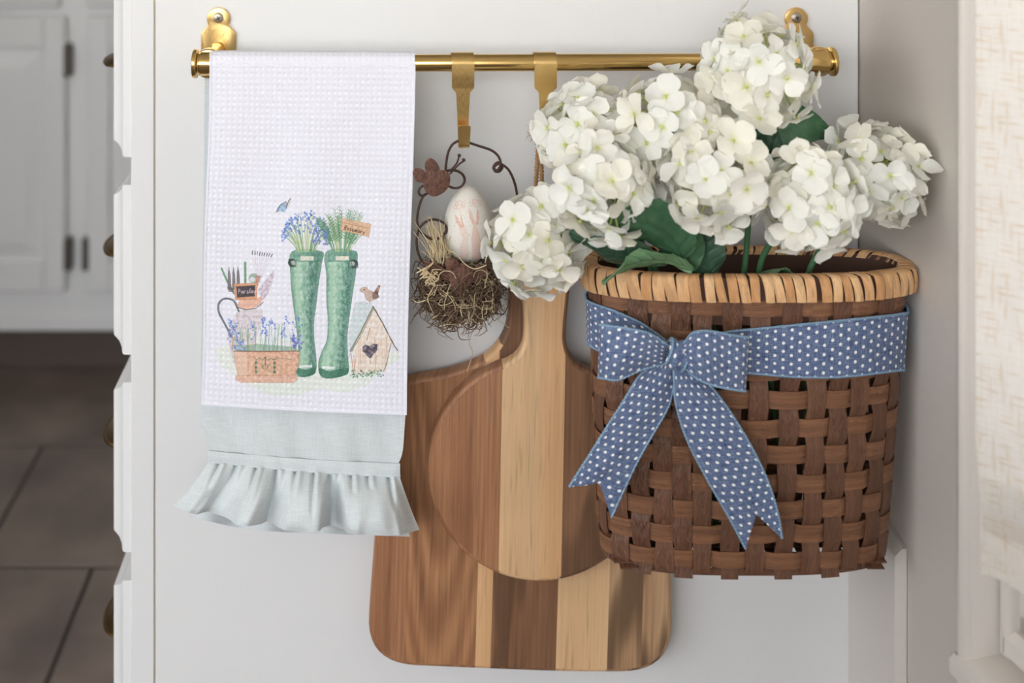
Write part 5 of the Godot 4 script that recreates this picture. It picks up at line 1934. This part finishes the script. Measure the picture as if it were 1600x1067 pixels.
func ribbon() -> void:
	var t := thing("ribbon", "blue chambray ribbon with white polka dots tied in a bow round the basket", "ribbon", at(1050, 555, 0.17))
	# band: [px, top, bottom] along the front, then level round the back
	var rows := [[905, 462, 527], [912, 466, 531], [930, 475, 546], [960, 485, 556], [1000, 503, 563], [1030, 524, 563], [1050, 539, 566], [1072, 536, 569], [1100, 525, 575], [1140, 518, 580], [1180, 514, 584], [1240, 508, 589], [1300, 502, 590], [1350, 497, 586], [1395, 492, 580], [1412, 489, 578]]
	var secs := []
	var ua := skin_u(914, 0.75)
	var ub := skin_u(1407, 0.75)
	for k in 41:
		var u := lerpf(ua, ub, k / 40.0)
		var p0 := skin(u, 0.72, 0.0042)
		var r := lerp_list(rows, project_x(p0))
		var s := PackedVector3Array()
		for j in 9:
			var y := lerpf(r[1], r[2], j / 8.0)
			var p := p0
			for it in 3:
				var wy := H - (y - VY) * (D - p.z) / F
				p = skin(u, (wy - BY0) / (BY1 - BY0), 0.0042)
				p.y = H - (y - VY) * (D - p.z) / F
			s.append(p)
		secs.append(s)
	for k in 24:
		var u := lerpf(ub, ua + 1.0, (k + 1) / 24.0)
		var f := (k + 1) / 24.0
		var s := PackedVector3Array()
		for j in 9:
			var y := lerpf(secs[40][j].y, secs[0][j].y, f)
			var p := skin(u, (y - BY0) / (BY1 - BY0), 0.0042)
			p.y = y
			s.append(p)
		secs.append(s)
	ribbon_piece("band", secs, t, 260, Vector2.ZERO)
	secs = [sec(1046, 541, 1043, 566, 0.180), sec(1036, 534, 1032, 570, 0.184, -1.0, 0.002), sec(1012, 520, 1004, 577, 0.189, -1.0, 0.004), sec(978, 513, 966, 593, 0.191, -1.0, 0.005), sec(948, 509, 943, 591, 0.187, -1.0, 0.002), sec(938, 507.5, 935.5, 590, 0.180), sec(941, 508, 938, 589, 0.1745), sec(965, 513, 962, 582, 0.1715), sec(1005, 527, 1004, 572, 0.170), sec(1044, 543, 1044, 563, 0.173)]
	ribbon_piece("bow_loop", secs, t, 90, Vector2(0.011, 0.002), 0.0006)
	secs = [sec(1060, 543, 1062, 566, 0.180), sec(1072, 532, 1072, 576, 0.186, -1.0, 0.003), sec(1083, 520, 1086, 589, 0.192, -1.0, 0.004), sec(1105, 517, 1108, 600, 0.193, -1.0, 0.003), sec(1135, 522, 1132, 606, 0.191), sec(1160, 526, 1156, 610, 0.187), sec(1169, 527.5, 1163.5, 611, 0.181), sec(1166, 527, 1161, 609, 0.1755), sec(1130, 524, 1128, 600, 0.172), sec(1085, 534, 1085, 580, 0.171), sec(1056, 546, 1056, 563, 0.174)]
	ribbon_piece("bow_loop", secs, t, 90, Vector2(0.004, 0.0), 0.0006)
	secs = [sec(1036, 560, 1052, 563, 0.179), sec(1016, 573, 1053, 580, 0.180, 0.178, 0.002), sec(998, 588, 1052, 605, 0.180, 0.176, 0.003), sec(974, 627, 1044, 636, 0.179, 0.176, 0.003), sec(944, 674, 1018, 682, 0.178, 0.177, 0.002), sec(917, 717, 993, 727, 0.177, 0.178, 0.002), vend(Vector2(889, 761), Vector2(937, 754), Vector2(955, 809), 0.177)]
	ribbon_piece("bow_tail", secs, t, 110, Vector2(0.021, 0.003), 0.0008)
	secs = [sec(1052, 563, 1070, 562, 0.179), sec(1053, 585, 1098, 588, 0.182, 0.178, 0.002), sec(1056, 630, 1130, 628, 0.181, 0.178, 0.003), sec(1073, 686, 1165, 682, 0.180, 0.178, 0.003), sec(1104, 747, 1194, 738, 0.179, 0.178, 0.002), sec(1136, 803, 1213, 792, 0.178, 0.178, 0.001), vend(Vector2(1165, 857), Vector2(1181, 803), Vector2(1222, 841), 0.178, 4)]
	ribbon_piece("bow_tail", secs, t, 110, Vector2(0.033, 0.001), 0.0008)
	# knot
	var g := Geo.new()
	var c := at(1056, 554, 0.181)
	g.sheet(32, 14, func(u: float, v: float) -> Vector3:
		var a := TAU * u
		var w := (v - 0.5) * 2.0
		var pinch := 1.0 - 0.18 * w * w + 0.10 * sin(w * 7.0 + a)
		return c + Basis(Vector3.BACK, -0.35) * Vector3(w * 0.0088, cos(a) * 0.0118 * pinch, sin(a) * 0.0085 * pinch), func(u: float, v: float) -> Vector2: return Vector2(v * 0.022, u * 0.05), 0.0008)
	var kn := put("knot", g, M.ribbon, t)
	for e in [0.1, 0.92]:
		g = Geo.new()
		var p := PackedVector3Array()
		for k in 61:
			var a := TAU * k / 60.0
			var w: float = (e - 0.5) * 2.0
			var pinch := 1.03 - 0.18 * w * w + 0.10 * sin(w * 7.0 + a)
			p.append(c + Basis(Vector3.BACK, -0.35) * Vector3(w * 0.0092, cos(a) * 0.0118 * pinch, sin(a) * 0.0087 * pinch))
		g.tube(p, func(x: float) -> float: return 0.00095 + 0.0003 * sin(x * 130.0), 6)
		put("stitched_edge", g, M.stitch, kn)

# ------------------------------------------------------------------ hydrangeas
var petals := []
var eyes: Array = []

func petal_mesh(k: int) -> Geo:
	var g := Geo.new()
	var cup := rng.randf_range(0.0006, 0.0026)
	var bend := rng.randf_range(-0.0040, 0.0030)
	var wide := rng.randf_range(0.0088, 0.0104)
	var long_ := rng.randf_range(0.0172, 0.0200)
	var twist := rng.randf_range(-0.25, 0.25)
	var point := rng.randf_range(0.0, 1.0)
	g.grid(6, 7, func(u: float, v: float) -> Vector3:
		var s := (u - 0.5) * 2.0
		var prof := pow(sin(PI * pow(clampf(v * 0.985 + 0.015, 0, 1), 1.05)), 0.62) * (0.78 + 0.27 * v)
		var y := s * wide * prof
		var x := 0.0012 + long_ * (v - 0.10 * (1.0 - point) * s * s * smoothstep(0.5, 1.0, v))
		var z := cup * s * s * prof * 1.3 + bend * v * v + 0.0006 * sin(v * 9.0 + s * 4.0 + k)
		return Vector3(x, y * cos(twist * v) - z * sin(twist * v), z * cos(twist * v) + y * sin(twist * v)), func(u: float, v: float) -> Vector2: return Vector2(u, v))
	for q in g.t:
		var f := smoothstep(0.0, 0.20, q.y)
		g.c.append(Color(lerpf(0.86, 1.0, f), lerpf(0.88, 1.0, f), lerpf(0.60, 0.985, f)))
	return g

func leaf(t: Node3D, base: Vector3, mid: Vector3, tip: Vector3, side: Vector3, wide: float, droop: float, m: Material) -> void:
	# a serrated blade along base-mid-tip; side points across it
	var g := Geo.new()
	var ph := rng.randf() * 6.0
	g.sheet(16, 44, func(u: float, v: float) -> Vector3:
		var s := (u - 0.5) * 2.0
		var p := base.lerp(mid, v).lerp(mid.lerp(tip, v), v)
		var d := (mid - base).lerp(tip - mid, v).normalized()
		var a := (side - d * side.dot(d)).normalized()
		var n := a.cross(d).normalized()
		var prof := pow(sin(PI * pow(clampf(v * 0.985 + 0.008, 0, 1), 0.8)), 0.75)
		var w := wide * prof
		if absf(s) > 0.9:
			w *= 1.0 - 0.05 * fposmod(v * 24.0, 1.0)
		var vein := absf(fposmod(v * 7.0 - absf(s) * 1.3, 1.0) - 0.5)
		var z := -droop * s * s * prof - 0.0018 * smoothstep(0.12, 0.0, absf(s)) - 0.0016 * smoothstep(0.12, 0.0, vein) + 0.0022 * sin(v * 10.0 + ph) * s * absf(s) + 0.0014 * sin(v * 17.0 - ph)* s * s
		return p + a * s * w + n * z, func(u: float, v: float) -> Vector2: return Vector2(u, v), 0.0006)
	put("leaf", g, m, t)

func flowers() -> void:
	for k in 9:
		petals.append(petal_mesh(k))
	var pm := []
	for k in 9:
		for j in 3:
			pm.append(petals[k].mesh(Vector3.ZERO, M["petal_%d" % j]))
	var eg := Geo.new()
	eg.ball(Vector3(0, 0, 0.0006), Vector3(0.0017, 0.0017, 0.0014), 6)
	var sg := Geo.new()
	sg.tube(PackedVector3Array([Vector3(0, 0, 0.0003), Vector3(0.0006, 0, -0.012), Vector3(0.0, 0.0004, -0.026)]), func(x: float) -> float: return 0.0007 + 0.0004 * x, 5)
	var eye_mesh := eg.mesh(Vector3.ZERO, M.eye)
	var stalk_mesh := sg.mesh(Vector3.ZERO, M.stalk)
	var heads := [
		[1184, 114, 0.160, 96, "hydrangea stem with the tallest white flower head in front of the rail end"],
		[913, 206, 0.128, 76, "white hydrangea stem just below the rail beside the second hook"],
		[1046, 198, 0.150, 92, "white hydrangea stem tucked between the tallest head and the rail"],
		[944, 288, 0.180, 86, "white hydrangea stem above the broad dark leaf at the basket's edge"],
		[844, 377, 0.150, 82, "white hydrangea stem leaning out over the cutting board handles"],
		[1121, 274, 0.192, 86, "white hydrangea stem standing over the upright leaf in the basket's middle"],
		[1264, 308, 0.190, 85, "white hydrangea stem low over the basket's open mouth showing its green stalk"],
		[1371, 270, 0.160, 80, "white hydrangea stem nearest the right wall over the rim's far end"],
	]
	for h in heads.size():
		var q: Array = heads[h]
		var c := at(q[0], q[1], q[2])
		var r: float = q[3] * (D - q[2]) / F
		var base := Vector3(lerpf(0.25, 0.36, h / 7.0), BY0 + 0.012, 0.118)
		var t := thing("hydrangea", q[4], "flower", base, "white hydrangeas in the basket")
		var g := Geo.new()
		var rim := Vector3(clampf(lerpf(0.3, c.x, 0.55), 0.2, 0.40), 0.665, 0.125)
		if h == 4:
			rim = Vector3(0.185, 0.692, 0.115)
		if h == 5:
			rim = at(1088, 410, 0.14)
		if h == 6:
			rim = at(1186, 424, 0.13)
		g.tube(catmull(PackedVector3Array([base, base.lerp(rim, 0.6), rim, rim.lerp(c, 0.6) + Vector3(0, 0.004, 0), c]), 8), func(_x: float) -> float: return 0.0026, 8)
		put("stem", g, M.stem, t)
		var n := 46
		var spin := rng.randf() * TAU
		for k in n:
			var y := 1.0 - 2.0 * (k + 0.5) / n
			var a := k * 2.399963 + spin
			var d := Vector3(sqrt(1.0 - y * y) * cos(a), y, sqrt(1.0 - y * y) * sin(a))
			d = (d + Vector3(rng.randf_range(-1, 1), rng.randf_range(-1, 1), rng.randf_range(-1, 1)) * 0.16).normalized()
			var o := c + d * r * rng.randf_range(0.60, 0.93)
			if o.x > WALL - 0.021:
				o.x = WALL - 0.021
			if o.z < 0.03:
				continue
			var up := (d + Vector3(rng.randf_range(-1, 1), rng.randf_range(-1, 1), rng.randf_range(-1, 1)) * 0.42).normalized()
			var b := Basis.looking_at(-up, Vector3.UP if absf(up.y) < 0.9 else Vector3.RIGHT).rotated(up, rng.randf() * TAU)
			var fl := MeshInstance3D.new()
			fl.mesh = stalk_mesh
			fl.name = "floret" if k == 0 else "floret_%03d" % k
			fl.transform = Transform3D(b, o - base)
			t.add_child(fl, true)
			var ey := MeshInstance3D.new()
			ey.mesh = eye_mesh
			ey.name = "eye"
			fl.add_child(ey, true)
			var tone := rng.randi_range(0, 2)
			for p in 4:
				var pe := MeshInstance3D.new()
				pe.mesh = pm[rng.randi_range(0, 8) * 3 + tone]
				pe.name = "petal" if p == 0 else "petal_%03d" % p
				var open := rng.randf_range(-0.15, 0.32) if rng.randf() < 0.85 else rng.randf_range(0.3, 0.7)
				var sc := rng.randf_range(0.9, 1.1)
				pe.transform = Transform3D(Basis(Vector3.BACK, PI * 0.5 * p + rng.randf_range(-0.16, 0.16)) * Basis(Vector3.UP, -open) * Basis.from_scale(Vector3(sc, sc, sc)), Vector3(0, 0, 0.0004 + 0.0005 * (p % 2)))
				fl.add_child(pe, true)
		if h == 3:
			leaf(t, at(1066, 404, 0.165), at(1028, 326, 0.197), at(928, 352, 0.192), Vector3(-0.1, 1, 0.75), 0.028, 0.004, M.leaf_0)
			leaf(t, at(1040, 415, 0.160), at(960, 410, 0.178), at(890, 364, 0.182), Vector3(0.3, 0.8, 0.7), 0.017, 0.006, M.leaf_2)
		elif h == 5:
			leaf(t, at(1108, 440, 0.150), at(1090, 385, 0.16), at(1106, 320, 0.155), Vector3(1, 0.1, 0.25), 0.019, 0.005, M.leaf_2)
			leaf(t, at(1075, 425, 0.150), at(1070, 370, 0.165), at(1056, 330, 0.175), Vector3(0.9, 0.0, 0.5), 0.016, 0.005, M.leaf_0)
			leaf(t, at(1082, 422, 0.165), at(1000, 384, 0.176), at(943, 446, 0.181), Vector3(-0.1, 0.75, 0.75), 0.0125, 0.003, M.leaf_1)
		elif h == 0:
			leaf(t, at(1150, 262, 0.140), at(1220, 160, 0.142), at(1302, 214, 0.125), Vector3(0.1, 0.9, -0.3), 0.021, 0.005, M.leaf_0)
			leaf(t, at(1205, 300, 0.15), at(1190, 235, 0.15), at(1215, 205, 0.15), Vector3(0.8, -0.2, 0.4), 0.016, 0.003, M.leaf_2)
		elif h == 6:
			leaf(t, at(1165, 442, 0.135), at(1212, 400, 0.14), at(1258, 440, 0.132), Vector3(0, 0.4, 0.9), 0.012, 0.003, M.leaf_1)
